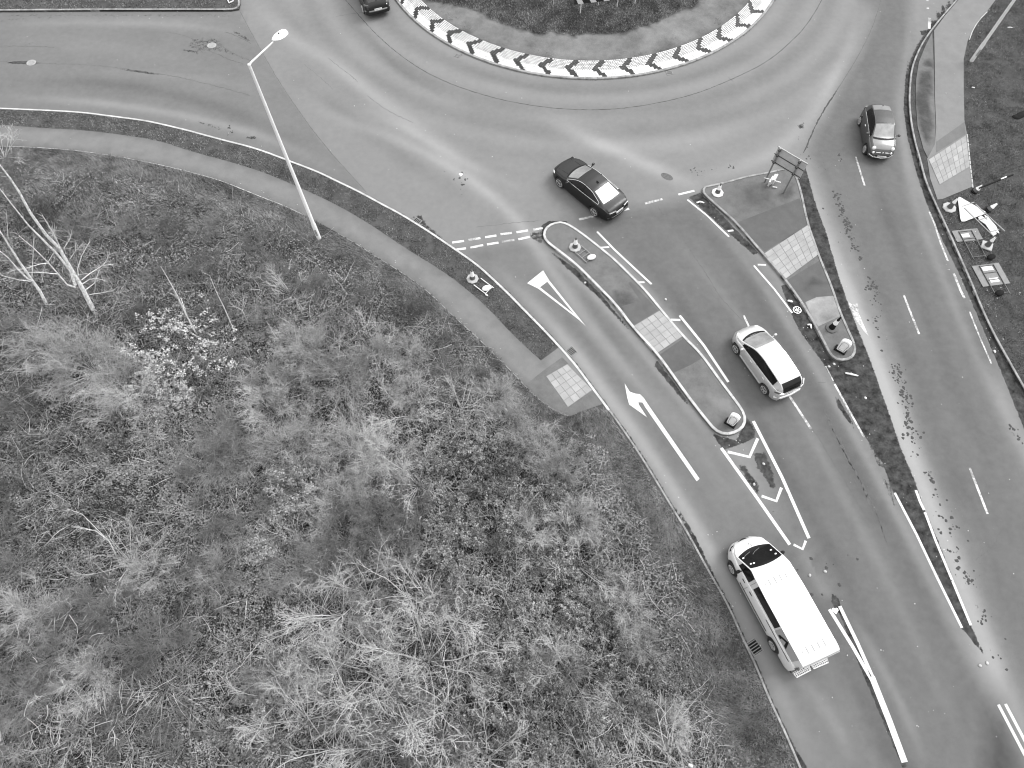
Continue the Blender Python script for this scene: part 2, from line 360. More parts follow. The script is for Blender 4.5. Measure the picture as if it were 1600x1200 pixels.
DB([(1418,95),(1414,130),(1412,170),(1418,215),(1432,270),(1445,310),(1465,360),(1500,430),(1530,500),(1560,570),(1600,670),(1640,770),(1700,800),(1602,617),(1550,525),(1495,400),(1457,317),(1435,252),(1420,195),(1418,140)], .08, 1.0)
DB([(1475,5),(1485,-5),(1470,25),(1452,48),(1436,70),(1425,95),(1430,75),(1446,50)], .1, .8); DB([(1437,48),(1447,47),(1448,55),(1440,55)], .1, .9)
DB([(640,338),(660,335),(668,350),(690,368),(698,380),(680,368),(655,350)], .14, .65)
DB([(1060,795),(1085,835),(1112,890),(1140,945),(1162,1000),(1170,1010),(1185,1040),(1205,1092),(1240,1165),(1262,1200),(1280,1260),(1240,1197),(1200,1087),(1162,1000),(1110,897),(1075,832)], .12, .95)
DB([(945,628),(952,640),(1006,710),(1020,738),(1000,712)], .12, .7)
DB([(1305,618),(1312,625),(1330,655),(1336,672),(1322,655),(1308,635)], .1, .85); DB([(1377,745),(1388,752),(1402,795),(1396,790)], .14, .75); DB([(1352,690),(1366,700),(1384,735),(1372,730)], .15, .6)
DB([(1298,925),(1310,935),(1330,980),(1350,1030),(1380,1100),(1418,1200),(1410,1200),(1370,1105),(1330,1010),(1312,960),(1300,945)], .07, .9)
DB([(296,57),(345,57),(352,72),(390,92),(380,96),(340,82),(310,84),(290,76)], .3, .45); DB([(282,74),(312,80),(310,86),(285,80)], .15, .55)
DB([(8,96),(45,95),(72,99),(45,101),(10,99)], .12, .85); DB([(178,106),(215,110),(262,117),(235,116),(200,111)], .12, .85); DB([(25,70),(60,60),(85,72),(60,76)], .25, .4)
DB([(-10,24),(90,27),(80,36),(-10,38)], .3, .5); DB([(0,22),(360,22),(400,35),(0,27)], .25, .52); DB([(355,45),(375,50),(395,64),(385,66)], .15, .55)
DB([(1245,195),(1256,190),(1258,200),(1248,204)], .14, .6); DB([(1246,210),(1250,212),(1250,222),(1245,220)], .14, .6)
DB([(300,185),(330,192),(355,202),(340,204),(310,194)], .16, .5); DB([(380,212),(400,212),(405,220),(385,218)], .15, .6)
DB([(712,84),(722,86),(718,90)], .1, .8); DB([(1210,-2),(1216,5),(1206,4)], .12, .8); DB([(1302,-5),(1302,-2),(1303,-2)], .1, .4)
for (cx, cy, s) in [(1172,736,.3),(1230,745,.3),(1167,770,.3)]: pass
dirt += .42*np.exp(-((r-RR)/.16)**2)*(fbm(X*1.1, Y*1.1, 5) > .47)
# faint pale halo beside the roundabout damp line
tone = .5+(tone-.5)*1.4
V = np.c_[X, Y, np.zeros_like(X)]; I = np.arange(nx*ny).reshape(ny, nx)
Fq = np.c_[I[:-1,:-1].ravel(), I[:-1,1:].ravel(), I[1:,1:].ravel(), I[1:,:-1].ravel()]
me = fast_mesh('road', V, Fq); put_attr(me, 'tone', tone); put_attr(me, 'dirt', dirt)
tag(link_mesh('road', me, M['road']), 'worn grey asphalt of the roundabout and its arms', kind='structure')
g = MB(); g.add([(-260,-200,-.06),(260,-200,-.06),(260,320,-.06),(-260,320,-.06)], [(0,1,2,3)])
tag(g.build('ground', M['grass_soil']), 'open ground around the junction', kind='structure')
# ------------------------------------------------------------------ raised land
def land(name, poly, z, mat, step, hfn=None, label=None, tonefn=None, skirt=True, kind='structure'):
    poly = np.asarray(poly); lo = poly.min(0); hi = poly.max(0)
    gx, gy = np.meshgrid(np.arange(lo[0], hi[0], step), np.arange(lo[1], hi[1], step)); gx = gx.ravel()+rng.uniform(-.2,.2,gx.size)*step; gy = gy.ravel()+rng.uniform(-.2,.2,gy.size)*step
    k = sdist(gx, gy, poly) > step*.45; pts = np.r_[poly, np.c_[gx[k], gy[k]]]; n = len(poly)
    vs, es, fs, *_ = delaunay_2d_cdt([Vector(p) for p in pts], [(i, (i+1) % n) for i in range(n)], [], 1, 1e-6)
    vs = np.array([(p.x, p.y) for p in vs]); z_ = np.full(len(vs), z, float)
    if hfn is not None: z_ = z+hfn(vs[:,0], vs[:,1])
    V = [(*p, q) for p, q in zip(vs, z_)]; Fs = [tuple(f) for f in fs]
    if skirt:
        m = len(V); V += [(p[0], p[1], -.05) for p in poly]+[(p[0], p[1], z) for p in poly]
        Fs += [(m+i, m+(i+1) % n, m+n+(i+1) % n, m+n+i) for i in range(n)]
    me = bpy.data.meshes.new(name); me.from_pydata([tuple(map(float, v)) for v in V], [], Fs); me.update()
    for p in me.polygons: p.use_smooth = len(p.vertices) == 3
    A = np.array([v[:2] for v in V]); t = np.zeros(len(V))
    if tonefn is not None: t = tonefn(A[:,0], A[:,1])
    put_attr(me, 'tone', t)
    bm = bmesh.new(); bm.from_mesh(me); 
    for f in bm.faces:
        if len(f.verts) == 3 and f.normal.z < 0: f.normal_flip()
    bm.to_mesh(me); bm.free()
    return tag(link_mesh(name, me, mat), label, kind=kind)
left_poly = np.r_[k1, [(-4.,-16.),(-48.,-16.),(-48., k1[0,1])]]
k1_lo = k1[k1[:,1] < P(945,631)[1]]
scrub_edge = np.r_[path_lo, PA([(905,646),(930,637)]), k1_lo]      # the scrub begins behind this line
def scrub_depth(x, y):
    d = seg_dist(x, y, scrub_edge); return d
scrub_poly = np.r_[path_lo, PA([(905,646),(930,637)]), k1_lo, [(-4.,-16.),(-48.,-16.),(-48., path_lo[0,1])]]
def scrub_h(x, y):
    s = inside(x, y, scrub_poly); d = np.where(s, scrub_depth(x, y), 0)
    k = np.clip((d-.6)/3.5, 0, 1); return k*(.18+.75*fbm(x*.32, y*.32, 11)**1.3)
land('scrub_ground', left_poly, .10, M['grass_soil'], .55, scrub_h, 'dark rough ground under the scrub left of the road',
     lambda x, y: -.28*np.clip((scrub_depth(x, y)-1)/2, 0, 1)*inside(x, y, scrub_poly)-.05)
land('grass_verge', np.r_[PA(K2), PA([(-160,-90)])], .10, M['grass_soil'], .6, None, 'dark grass verge above the kerb at the top left', lambda x, y: x*0-.08)
right_poly = np.r_[k3, [(52., k3[-1,1]), (52., k3[0,1])]]
land('right_verge', right_poly, .10, M['grass_soil'], .7, lambda x, y: .25*np.clip((seg_dist(x, y, np.r_[k3, k3[-1:]])-2.5)/5, 0, 1)*fbm(x*.5, y*.5, 3), 'dark grass bank beyond the right kerb', lambda x, y: x*0-.15)
def moss(px_list, base=0, soft=.1):
    def fn(x, y):
        t = np.full(x.shape, float(base))
        for px, a in px_list:
            v = np.clip(.5+sdist(x, y, PA(px))/(2*soft), 0, 1)*a*(.6+.8*fbm(x*3, y*3, 9)); t = t+v
        return t
    return fn
land('traffic_island', isl1, .11, M['island'], .22, None, 'long narrow splitter island between the two left lanes',
     moss([([(960,455),(985,460),(1000,475),(965,490),(955,470)], -.4), ([(1105,620),(1140,625),(1145,650),(1120,640)], .3), ([(1125,655),(1155,660),(1145,672),(1125,665)], -.4), ([(855,355),(885,352),(920,385),(900,400),(860,375)], .08)], .12))
land('traffic_island', isl2, .11, M['island'], .22, None, 'triangular splitter island with a light paved crossing',
     moss([([(1165,300),(1195,290),(1205,315),(1170,325)], -.15), ([(1215,300),(1238,290),(1240,310),(1220,315)], -.35), ([(1255,442),(1285,440),(1284,450),(1268,452),(1258,460)], -.45), ([(1215,368),(1250,362),(1235,380),(1215,378)], -.4),
           ([(1295,515),(1320,520),(1330,550),(1305,550)], -.1), ([(1100,296),(1115,294),(1110,305)], .2)], .1))
def sheet(name, px, z, mat, step=.25, tonefn=None, label=None, smooth=0):
    q = PA(px) if not isinstance(px, np.ndarray) else px
    if smooth: q = resample(np.r_[q, q[:1]], step, smooth)[:-1]
    else: q = np.array([p for a, b in zip(q, np.roll(q, -1, 0)) for p in resample([a, b], step)[:-1]])
    return land(name, q, z, mat, step, None, label, tonefn, skirt=False)
footpath = np.r_[path_up, PA([(878,543),(900,570),(920,598),(945,631)])+(-.14,-.03), PA([(930,637),(905,646)]), path_lo[::-1]]
land('footpath', footpath, .122, M['path'], .5, None, 'grey asphalt footpath curving between verge and scrub', lambda x, y: .1-.35*np.exp(-(np.minimum(seg_dist(x, y, path_up), seg_dist(x, y, path_lo))/.16)**2), skirt=True)
rp = PA([(1510,-14),(1498,0),(1475,27),(1458,50),(1459,100),(1459,150),(1461,200),(1459,228),(1447,250),(1452,282),(1463,314),(1471,313),(1517,294)])
land('footpath', np.r_[rp, rpath[::-1], PA([(1580,-25)])], .122, M['path'], .5, None, 'pale footpath up the right side of the junction', lambda x, y: x*0+.28)
sheet('verge_strip', [(1455,53),(1457,100),(1458,150),(1460,200),(1459,228),(1448,249),(1441,235),(1432,200),(1429,160),(1430,125),(1434,100),(1444,75)], .128, M['island'], .2,
      moss([([(1436,115),(1452,112),(1455,135),(1450,160),(1456,200),(1448,228),(1440,215),(1432,190),(1428,160),(1433,130)], -.55), ([(1440,95),(1457,95),(1457,110),(1442,105)], -.5)], .15, .1), 'mossy strip between right kerb and footpath')
sheet('path_patch', [(1461,241),(1461,224),(1505,193),(1507,212)], .13, M['path'], .3, lambda x, y: x*0-.15)
sheet('path_patch', [(822,603),(846,583),(878,560),(888,570),(853,592),(866,611),(886,638),(926,612),(941,633),(905,646),(890,650),(866,640),(843,622)], .130, M['island'], .25, lambda x, y: x*0+.12)
sheet('island_patch', [(1150,350),(1248,312),(1262,352),(1194,395)], .117, M['island_dark'], .3, lambda x, y: x*0+.15)
sheet('island_patch', [(1228,440),(1281,408),(1302,463),(1256,475)], .117, M['island_dark'], .3, moss([([(1255,442),(1268,436),(1285,440),(1284,450),(1268,452),(1258,460)], -.5)], .15, .08))
sheet('island_patch', [(1257,474),(1275,466),(1303,464),(1311,496),(1277,512),(1268,500)], .119, M['concrete'], .15, moss([([(1258,474),(1275,467),(1290,468),(1262,480)], .3), ([(1280,495),(1300,488),(1308,498),(1280,508)], -.2)], .1, .1))
sheet('island_patch', [(971,480),(1001,472),(981,444),(985,442),(1027,486),(988,511)], .117, M['island_dark'], .25, lambda x, y: x*0+.2)
sheet('island_patch', [(1030,556),(1066,531),(1098,560),(1078,572),(1050,585)], .117, M['island_dark'], .25, lambda x, y: x*0+.05)
sheet('island_patch', [(1310,551),(1312,563),(1329,560),(1327,550)], .117, M['island_dark'], .2, lambda x, y: x*0+.3)
# ------------------------------------------------------------------ slabs
def paving(quad, n, m, label, z=.118, missing=()):
    a, b, c, d = [P(*q)[:2] for q in quad]; jb = MB()
    jb.add([(*p, z+.002) for p in (a, b, c, d)], [(0,1,2,3)]); tag(jb.build('slab_bed', M['joint']), 'mortar bed under the light slabs', kind='structure')
    V = []; Fs = []; T = []
    for i in range(n):
        off = 0
        for j in range(m):
            if (i, j) in missing: continue
            def pt(s, t):
                e = a+(b-a)*s; f = d+(c-d)*s; return e+(f-e)*t
            e = .035; s0, s1 = (i+e)/n, (i+1-e)/n; t0, t1 = (j+e)/m, (j+1-e)/m
            k = len(V); zz = z+.012+rng.uniform(0, .004); tn = rng.uniform(-.18, .18)
            q = [pt(s0,t0), pt(s1,t0), pt(s1,t1), pt(s0,t1)]
            V += [(*p, zz) for p in q]+[(*p, z) for p in q]; T += [tn]*8
            Fs += [(k,k+1,k+2,k+3)]+[(k+4+x, k+4+(x+1)%4, k+(x+1)%4, k+x) for x in range(4)]
    me = bpy.data.meshes.new('paving'); me.from_pydata([tuple(map(float, v)) for v in V], [], Fs); me.update(); put_attr(me, 'tone', T)
    o = link_mesh('paving', me, M['slab']); tag(o, label, kind='structure')
    bm = bmesh.new(); bm.from_mesh(me); bmesh.ops.recalc_face_normals(bm, faces=bm.faces); bm.to_mesh(me); bm.free(); return o
paving([(990,511),(1030,487),(1066,527),(1027,553)], 4, 5, 'light slabs of the crossing on the long island')
paving([(1193,398),(1262,353),(1277,400),(1226,438)], 6, 6, 'light slabs of the crossing on the triangular island')
paving([(853,590),(886,571),(925,611),(887,638)], 4, 5, 'light tactile slabs where the footpath meets the road', .131)
paving([(1449,252),(1507,214),(1513,263),(1466,291)], 7, 5, 'light slabs at the end of the right footpath', .131)
# ------------------------------------------------------------------ kerbs
def kerb(line, w, mat, top=.13, piece=.9, side=1, label=None, gap=.012, parent=None, z0=-.04):
    line = np.asarray(line); d = np.r_[0, np.cumsum(np.hypot(*np.diff(line, axis=0).T))]; L = d[-1]; b = MB(); n = max(1, int(L/piece))
    at = lambda t: np.array([np.interp(t, d, line[:,0]), np.interp(t, d, line[:,1])])
    for i in range(n):
        t0 = L*i/n+gap/2; t1 = L*(i+1)/n-gap/2; m = 3; rows = []
        dz = random.uniform(-.004, .004)
        for j in range(m+1):
            t = t0+(t1-t0)*j/m; p = at(t); q = at(min(t+.05, L)); q0 = at(max(t-.05, 0)); tn = (q-q0)/np.hypot(*(q-q0)); nn = np.array([-tn[1], tn[0]])*side
            a = p; c = p+nn*w; e = .018
            rows.append([(*a, z0), (*a, top+dz-e), (*(a+nn*e), top+dz), (*c, top+dz), (*c, z0)])
        V = [v for r_ in rows for v in r_]; Fs = []
        for j in range(m):
            for k in range(4): Fs.append((j*5+k, j*5+k+1, (j+1)*5+k+1, (j+1)*5+k))
        Fs += [(0,1,2,3,4), tuple(m*5+k for k in (4,3,2,1,0))]; b.add(V, Fs)
    return tag(b.build('kerb', mat, parent), label, kind='structure')
kerb(k1[k1[:,1] > k1_lo[0,1]-.3], .12, M['kerb'], .135, side=-1, label='pale concrete kerb along the left verge')
kerb(k1_lo, .09, M['kerb_dull'], .12, side=-1, label='grassed over dull kerb beside the left lane')
kerb(resample(k2, .5), .12, M['kerb_dull'], .135, side=1, label='kerb under the grass at the top left')
kerb(k3, .10, M['kerb_dull'], .135, side=1, label='weathered kerb along the right verge')
kerb(np.r_[isl1, isl1[:1]], .13, M['kerb'], .14, side=-1, label='rounded pale kerb of the long splitter island')
kerb(np.r_[isl2, isl2[:1]], .12, M['kerb_dull'], .14, side=-1, label='rounded weathered kerb of the triangular island')
kerb(path_lo[path_lo[:,0] < P(482,341)[0]], .05, M['kerb'], .145, side=-1, label='thin edging between footpath and scrub', z0=.05)
pl2 = path_lo[path_lo[:,0] > P(515,358)[0]]
kerb(pl2, .05, M['kerb_dull'], .14, side=-1, piece=.6, gap=.15, label='broken edging between footpath and scrub', z0=.05)
kerb(resample(PA([(1540,21),(1528,33),(1517,50),(1512,65)]), .3, 1), .05, M['kerb'], .15, side=1, label='thin edging beside the right footpath', z0=.05)
kerb(resample(PA([(1508,212),(1511,240),(1514,270),(1517,296)]), .3), .06, M['kerb'], .15, side=1, piece=.35, gap=.06, label='crumbling edging beside the right slabs', z0=.05)
# ------------------------------------------------------------------ roundabout
ri = RR-P(925,126)[1]*0; inner_pts = [(672,12),(717,45),(750,62),(800,80),(850,91),(910,96),(982,91),(1025,81),(1090,60),(1125,42),(1175,2)]
RI = float(np.mean(np.hypot(*(np.array([P(x, y, .32)[:2] for x, y in inner_pts])-RC).T)))
a0, a1 = math.radians(-180), math.radians(179.6)
arc = lambda rad, n=140, s=a0, e=a1: np.array([(RC[0]+rad*math.cos(a), RC[1]+rad*math.sin(a)) for a in np.linspace(s, e, n)])
kerb(arc(RR, 500), .15, M['kerb_dull'], .10, side=1, label='round kerb of the central island', piece=.9)
RO = RR-.16; zf = lambda rad: .09+(RO-rad)/(RO-RI)*.27
rows_n = 12; rw = (RO-RI)/rows_n; bl = .235
rs = np.linspace(0, 1, 3)
bed = MB(); na = 400; V = [(RC[0]+rad*math.cos(a), RC[1]+rad*math.sin(a), zf(rad)-.012) for rad in (RO, RI) for a in np.linspace(a0, a1, na)]
bed.add(V, [(i, i+1, na+i+1, na+i) for i in range(na-1)]); tag(bed.build('brick_bed', M['mortar']), 'mortar under the painted brick ring', kind='structure')
# chevron apex angles, measured
apex = [(648,11),(669,34),(697,50),(727,69),(763,84),(801,96),(841,103),(882,107.5),(925,109),(969,106),(1009,100),(1050,89),(1085,75),(1119,60),(1149,40),(1175,21)]
aps = [math.atan2(P(x, y, .22)[1]-RC[1], P(x, y, .22)[0]-RC[0]) for x, y in apex]
stp = float(np.mean(np.diff(aps))); aps = [aps[0]-stp*k for k in range(40, 0, -1)]+aps+[aps[-1]+stp*k for k in range(1, 80)]
aps = [q for q in aps if abs(q) < 3.12]
bw, bb = MB(), MB()
for j in range(rows_n):
    rc = RO-(j+.5)*rw; nb = int((a1-a0)*rc/.15)*2; da = (a1-a0)/nb; s = abs((rc-(RO+RI)/2)/((RO-RI)/2))   # 0 mid ring, 1 at edges
    for i in range(nb//2):
        an = a0+(2*i+1+(j % 2))*da; k = min(aps, key=lambda q: abs(q-an)); dist = (an-k)*rc
        arm = s*.66
        black = 0 <= dist-arm+.04 < .43
        gp = .016 if rc < (RO+RI)/2+.05 else .004; th, tr = da-gp/rc, rw/2-gp
        q = [(rc+sy*tr, an+sx*th) for sx, sy in ((-1,-1),(1,-1),(1,1),(-1,1))]
        dz = random.uniform(-.003, .003)
        Vt = [(RC[0]+rr*math.cos(a), RC[1]+rr*math.sin(a), zf(rr)+dz) for rr, a in q]+[(RC[0]+rr*math.cos(a), RC[1]+rr*math.sin(a), zf(rr)-.03) for rr, a in q]
        (bb if black else bw).add(Vt, [(0,1,2,3)]+[(4+x, 4+(x+1) % 4, (x+1) % 4, x) for x in range(4)])
ring = bw.build('chevron_ring', M['brick_w']); tag(ring, 'ring of white painted bricks with black chevrons round the central island', kind='structure')
bb.build('black_chevrons', M['brick_b'], ring)
def rb_grass(x, y):
    rr = np.hypot(x-RC[0], y-RC[1]); return rr
gb = [(672,0),(735,14),(780,38),(830,52),(880,56),(930,58),(970,52),(1010,42),(1050,25),(1085,12),(1100,0)]
ga = [(math.atan2(P(x,y,.4)[1]-RC[1], P(x,y,.4)[0]-RC[0]), math.hypot(*(P(x,y,.4)[:2]-RC))) for x, y in gb]
def grass_r(a): return np.interp(a, [g_[0] for g_ in ga], [g_[1] for g_ in ga])
def rtone(x, y):
    a = np.arctan2(y-RC[1], x-RC[0]); rr = np.hypot(x-RC[0], y-RC[1]); e = grass_r(a)+.5*(fbm(x*1.5, y*1.5, 4)-.5)
    return np.where(rr < e, -.42, .12+.5*(fbm(x*.9, y*.9, 8)-.5)-.2*np.exp(-((rr-RI)/.25)**2))
rdisc = arc(RI+.01, 200)
land('island_centre', rdisc, zf(RI)-.004, M['gravel'], .35, lambda x, y: .5*np.clip((RI-np.hypot(x-RC[0], y-RC[1])-.5)/5, 0, 1), 'mossy gravel and grass inside the brick ring', rtone, skirt=False)
# ------------------------------------------------------------------ road markings
def flat(name, poly, z, mat, label, world=False):
    q = poly if world else PA(poly); tri = tessellate_polygon([[Vector((*p, 0)) for p in q]])
    b = MB(); b.add([(*p, z) for p in q], [tuple(t) for t in tri]); o = b.build(name, mat)
    for p in o.data.polygons:
        if p.normal.z < 0: p.flip()
    return tag(o, label, kind='structure')
def band(pts, w, z, jitter=0, world=False):
    q = pts if world else PA(pts); V = []
    for i, p in enumerate(q):
        t = q[min(i+1, len(q)-1)]-q[max(i-1, 0)]; t = t/np.hypot(*t); n = np.array([-t[1], t[0]]); ww = w/2*(1+random.uniform(-jitter, jitter))
        V += [(*(p+n*ww), z), (*(p-n*ww), z)]
    return V, [(2*i, 2*i+2, 2*i+3, 2*i+1) for i in range(len(q)-1)]
def lines(name, items, z, mat, label, jitter=0, sm=0):
    b = MB()
    for pts, w in items:
        q = PA(pts)
        if sm: q = resample(q, .15, sm)
        if jitter: q = q+rng.uniform(-1, 1, q.shape)*jitter
        b.add(*band(q, w, z, .5 if jitter else 0, world=True))
    o = b.build(name, mat)
    for p in o.data.polygons:
        if p.normal.z < 0: p.flip()
    return tag(o, label, kind='structure')
lines('road_marking', [([a, b], .14) for a, b in [((706.5,379),(725,376.5)),((758,370.7),(775.6,368)),((807,363),(825,360)),((713,390),(728,388)),((761,382),(779,379)),((810,374),(828,370))]]+
      [([(1060,304),(1085,298)], .13)], .004, M['paint'], 'bright dashes of the double give way line')
lines('road_marking', [([a, b], .14) for a, b in [((732,375),(750.6,372)),((782,366),(800,364)),((833,359),(848,356.5)),((735,387),(755,383)),((784,378),(804,375)),((905,343),(931,337)),((1008,318),(1035,311)),((968,330),(983,326))]], .004, M['paint_worn'], 'worn dashes of the give way lines')
flat('road_marking', [(823.7,442.5),(848.7,422.5),(858,438),(841,451)], .004, M['paint'], 'broad head of the give way triangle')
flat('road_marking', [(858,438),(915,509.5),(905,500),(841,451),(844,449),(897,491),(855,440)], .004, M['paint'], 'long sides of the give way triangle')
flat('road_marking', [(976,599),(984,612),(992.5,615),(1000,616),(1006,622),(1012.5,632),(1093,748),(1088.5,752),(1008,636),(1004,629),(997.5,628.5),(998,632),(1011,652),(983,632),(980,621)], .004, M['paint'], 'white turn left arrow in the entry lane')
lines('road_marking', [([(1127,700),(1183,778),(1234,851)], .15), ([(1177,658),(1222,746),(1264,841)], .15), ([(1137,706),(1171,714),(1184,685)], .14), ([(1190,775),(1213,783),(1221,762)], .13), ([(1240,851),(1254,858),(1259,845)], .11),
      ([(1312,947),(1340,1005),(1367,1066)], .15), ([(1296,952),(1332,1010),(1363,1064)], .15), ([(1398,770),(1432,835),(1463,900),(1503,981)], .11), ([(1445,800),(1462,845),(1485,900),(1517,977)], .11),
      ([(1560,1101),(1605,1187),(1650,1280)], .12), ([(1571,1100),(1600,1155),(1660,1280)], .12)], .004, M['paint'], 'white lines and chevrons of the hatched tails')
lines('road_marking', [([(1362,1057),(1389,1125),(1413.5,1191)], .25)], .0065, M['paint'], 'thick white line where the two long lines merge')
lines('road_marking', [([(937,387),(952,386)], .1), ([(995,441),(1007,441)], .1), ([(1048,499.5),(1063,500)], .12), ([(1137,361),(1146,360)], .12), ([(1184,413.5),(1197,414)], .1),
      ([(933,362),(960,390),(990,418),(1018,444)], .11), ([(1062,493),(1100,540),(1138,597)], .13), ([(1074,312),(1105,337),(1139,370)], .10), ([(1178,415),(1210,452),(1238,489)], .10), ([(1431,766),(1438,785),(1444,797)], .12)], .0045, M['paint'], 'white edge lines and ticks beside the islands')
lines('road_marking', [([(1304,600),(1326,640),(1350,683)], .10), ([(1231,615),(1267,670)], .12), ([(1162,493),(1171,512)], .1), ([(1337,245),(1351,290)], .10), ([(1412,461),(1436,522)], .11), ([(1515,731),(1543,803)], .11), ([(1452,28),(1452,45)], .17)], .004, M['paint_worn'], 'worn lane dashes on the right arms')
lines('road_marking', [([(1449,-2),(1449.5,2)], .17), ([(1449.5,12),(1450,14)], .17), ([(1452,331),(1461,352),(1469,378),(1481,408)], .1), ([(1490,427),(1500,452),(1507,466)], .13), ([(1515,487),(1530,525),(1549,568)], .08), ([(1302,595),(1290,572)], .06)], .0045, M['paint_worn'], 'broken white edge line along the right kerb')
flat('road_marking', [(1325,471),(1331,476),(1340,474),(1342,490),(1357,525),(1352,520),(1337,500)], .004, M['paint_worn'], 'worn white arrow beside the dirt strip')
DARKC = [([(540,0),(572,37),(600,66),(650,105),(700,130),(750,147),(800,160),(875,171),(955,172),(1025,162),(1087,147),(1137,127),(1200,97),(1245,57),(1262,37),(1285,0),(1300,-40)], .035)]
lines('road_joint', DARKC, .003, M['crack'], 'dark joint curving round the circulating lane', .012, 2)
lines('road_joint', [([(1307,142),(1285,175),(1270,205),(1256,239)], .07)], .003, M['crack'], 'open dark seam at the right exit', .02, 2)
lines('road_joint', [([(1381,-30),(1377,0),(1362,47),(1337,95),(1307,142)], .04), ([(372,12),(400,65),(440,135),(500,220),(572,300)], .03)], .003, M['seam'], 'straight seams between old and new asphalt', .01, 1)
lines('road_crack', [([(1028,322),(1045,350),(1065,370),(1098,420),(1110,440),(1125,465),(1150,490),(1160,500)], .03), ([(1290,650),(1310,690),(1330,730),(1350,760),(1370,800),(1385,850)], .025), ([(1310,680),(1325,715),(1340,745),(1362,790)], .03), ([(1300,670),(1322,725),(1345,770)], .02), ([(1288,640),(1305,680),(1322,712),(1345,752),(1360,790)], .03), ([(1295,655),(1318,705),(1334,735)], .025), ([(1355,770),(1372,810),(1390,860)], .02), ([(1232,607),(1260,600),(1290,597)], .02),
      ([(745,355),(800,348),(842,345)], .02), ([(575,18),(545,22),(525,26)], .02), ([(512,90),(540,112),(560,128)], .02), ([(475,100),(505,125),(520,140)], .015), ([(575,150),(600,170),(645,192)], .02), ([(1270,670),(1310,735),(1350,800)], .015), ([(1565,820),(1560,840),(1545,860),(1525,875)], .02), ([(262,50),(290,55),(315,70)], .03), ([(330,60),(360,82),(392,95)], .05), ([(352,50),(375,58),(392,68)], .05), ([(300,72),(330,80),(355,92),(380,100)], .05), ([(0,72),(40,72),(85,74)], .04),
      ([(0,96),(60,99),(140,101),(200,108),(262,117),(330,132),(390,149)], .03), ([(740,145),(690,150),(650,160)], .0), ([(1137,120),(1145,127)], .02)], .003, M['seam'], 'thin meandering cracks in the asphalt', .035, 1)
# ------------------------------------------------------------------ grates and covers
def disc(name, c, rx, ry, z, mat, label, rz=0, n=20):
    b = MB(); b.add([(rx*math.cos(2*math.pi*i/n), ry*math.sin(2*math.pi*i/n), 0) for i in range(n)]+[(rx*.98*math.cos(2*math.pi*i/n), ry*.98*math.sin(2*math.pi*i/n), -.03) for i in range(n)], [tuple(range(n))]+[(i, n+i, n+(i+1) % n, (i+1) % n) for i in range(n)])
    o = b.build(name, mat); o.location = (*P(*c)[:2], z); o.rotation_euler.z = rz; return o
for (c, a, lab) in [((331,71), 0, 'pale round manhole cover in the cracked dark asphalt at top left'), ((49,98), 0, 'pale manhole cover on the dark seam at the left edge')]:
    o = disc('manhole_cover', c, .30, .27, .012, M['cover'], lab); tag(o, lab, 'manhole cover')
    b = MB(); [b.box((0, -.18+.09*k, .004), (.42-.04*abs(k-2), .02, .008)) for k in range(5)]; b.build('ridge', M['kerb_dull'], o)
o = disc('manhole_cover', (1042,276), .38, .22, .006, M['seam'], '', math.radians(-35)); tag(o, 'dark oval worn manhole cover left of the triangular island', 'manhole cover')
def grate(c, ang, label, w=.45, l=.5, z=.006):
    o = empty('drain_grate', (*P(*c)[:2], z), ang); tag(o, label, 'drain grate')
    b = MB(); b.box((0,0,-.01), (l, w, .01)); b.build('grate_pit', M['rubber'], o)
    b = MB()
    for s in (-1, 1): b.box((0, s*(w/2-.02), .004), (l, .04, .02)); b.box((s*(l/2-.02), 0, .004), (.04, w-.08, .02))
    for k in range(5): b.box((-l/2+.08+k*(l-.16)/4, 0, .003), (.03, w-.08, .016))
    b.build('grate_frame', M['steel_mid'], o)
grate((893,549), math.radians(-52), 'iron drain grate beside the kerb where the verge ends')
grate((1179,1011), math.radians(-60), 'iron drain grate in the gutter left of the van', .5, .6)
grate((651,346), math.radians(-35), 'iron drain grate by the kerb amid dark dirt'); grate((1046,114), math.radians(15), 'dark drain grate under the right half of the chevron ring', .35, .4)
grate((715,87), math.radians(-30), 'small dark drain grate under the left half of the chevron ring', .3, .35)
# ================================================================== vehicles
def car_paint(name, v, metal=.35, rough=.3, coat=.8, var=.04):
    m, nt, b = nodes(name); vec = N(nt, 'ShaderNodeTexCoord').outputs['Object']
    f = ramp(nt, noise(nt, 3.5, 5, .6, vec), .3, .7, v*(1-var), v*(1+var)); to_col(nt, b, f)
    b.inputs['Metallic'].default_value = metal; r_ = ramp(nt, noise(nt, 9, 4, .6, vec), .3, .7, rough*.85, rough*1.2); nt.links.new(r_, b.inputs['Roughness'])
    b.inputs['Coat Weight'].default_value = coat; b.inputs['Coat Roughness'].default_value = .08; return m
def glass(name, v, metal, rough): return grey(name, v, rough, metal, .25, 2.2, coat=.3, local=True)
M['glass'] = grey('dark_car_glass', .006, .12, 0, .25, 2.2, coat=0, spec=.3, local=True); M['glass_sky_mid'] = glass('sky_lit_glass', .28, .5, .25); M['glass_sky_bright'] = glass('sky_lit_rear_glass', .36, .5, .3)  # mid and bright glass: sky reflection put into a pale metallic base
M['chrome'] = grey('chrome', .75, .25, .8, .05, local=True); M['alloy'] = grey('alloy_rim', .62, .35, .6, .1, local=True)
M['tyre'] = grey('tyre_rubber', .018, .8); M['black_trim'] = grey('black_trim', .010, .6, spec=.2); M['plate'] = grey('number_plate', .7, .5, 0, .2, 30, local=True)
M['plate_ink'] = grey('plate_ink', .02, .6); M['lamp'] = grey('headlamp_glass', .75, .15, .3, .2, 12, coat=.5, local=True); M['taillamp'] = grey('tail_lamp', .10, .2, .1, .2, 9, coat=.6, local=True)
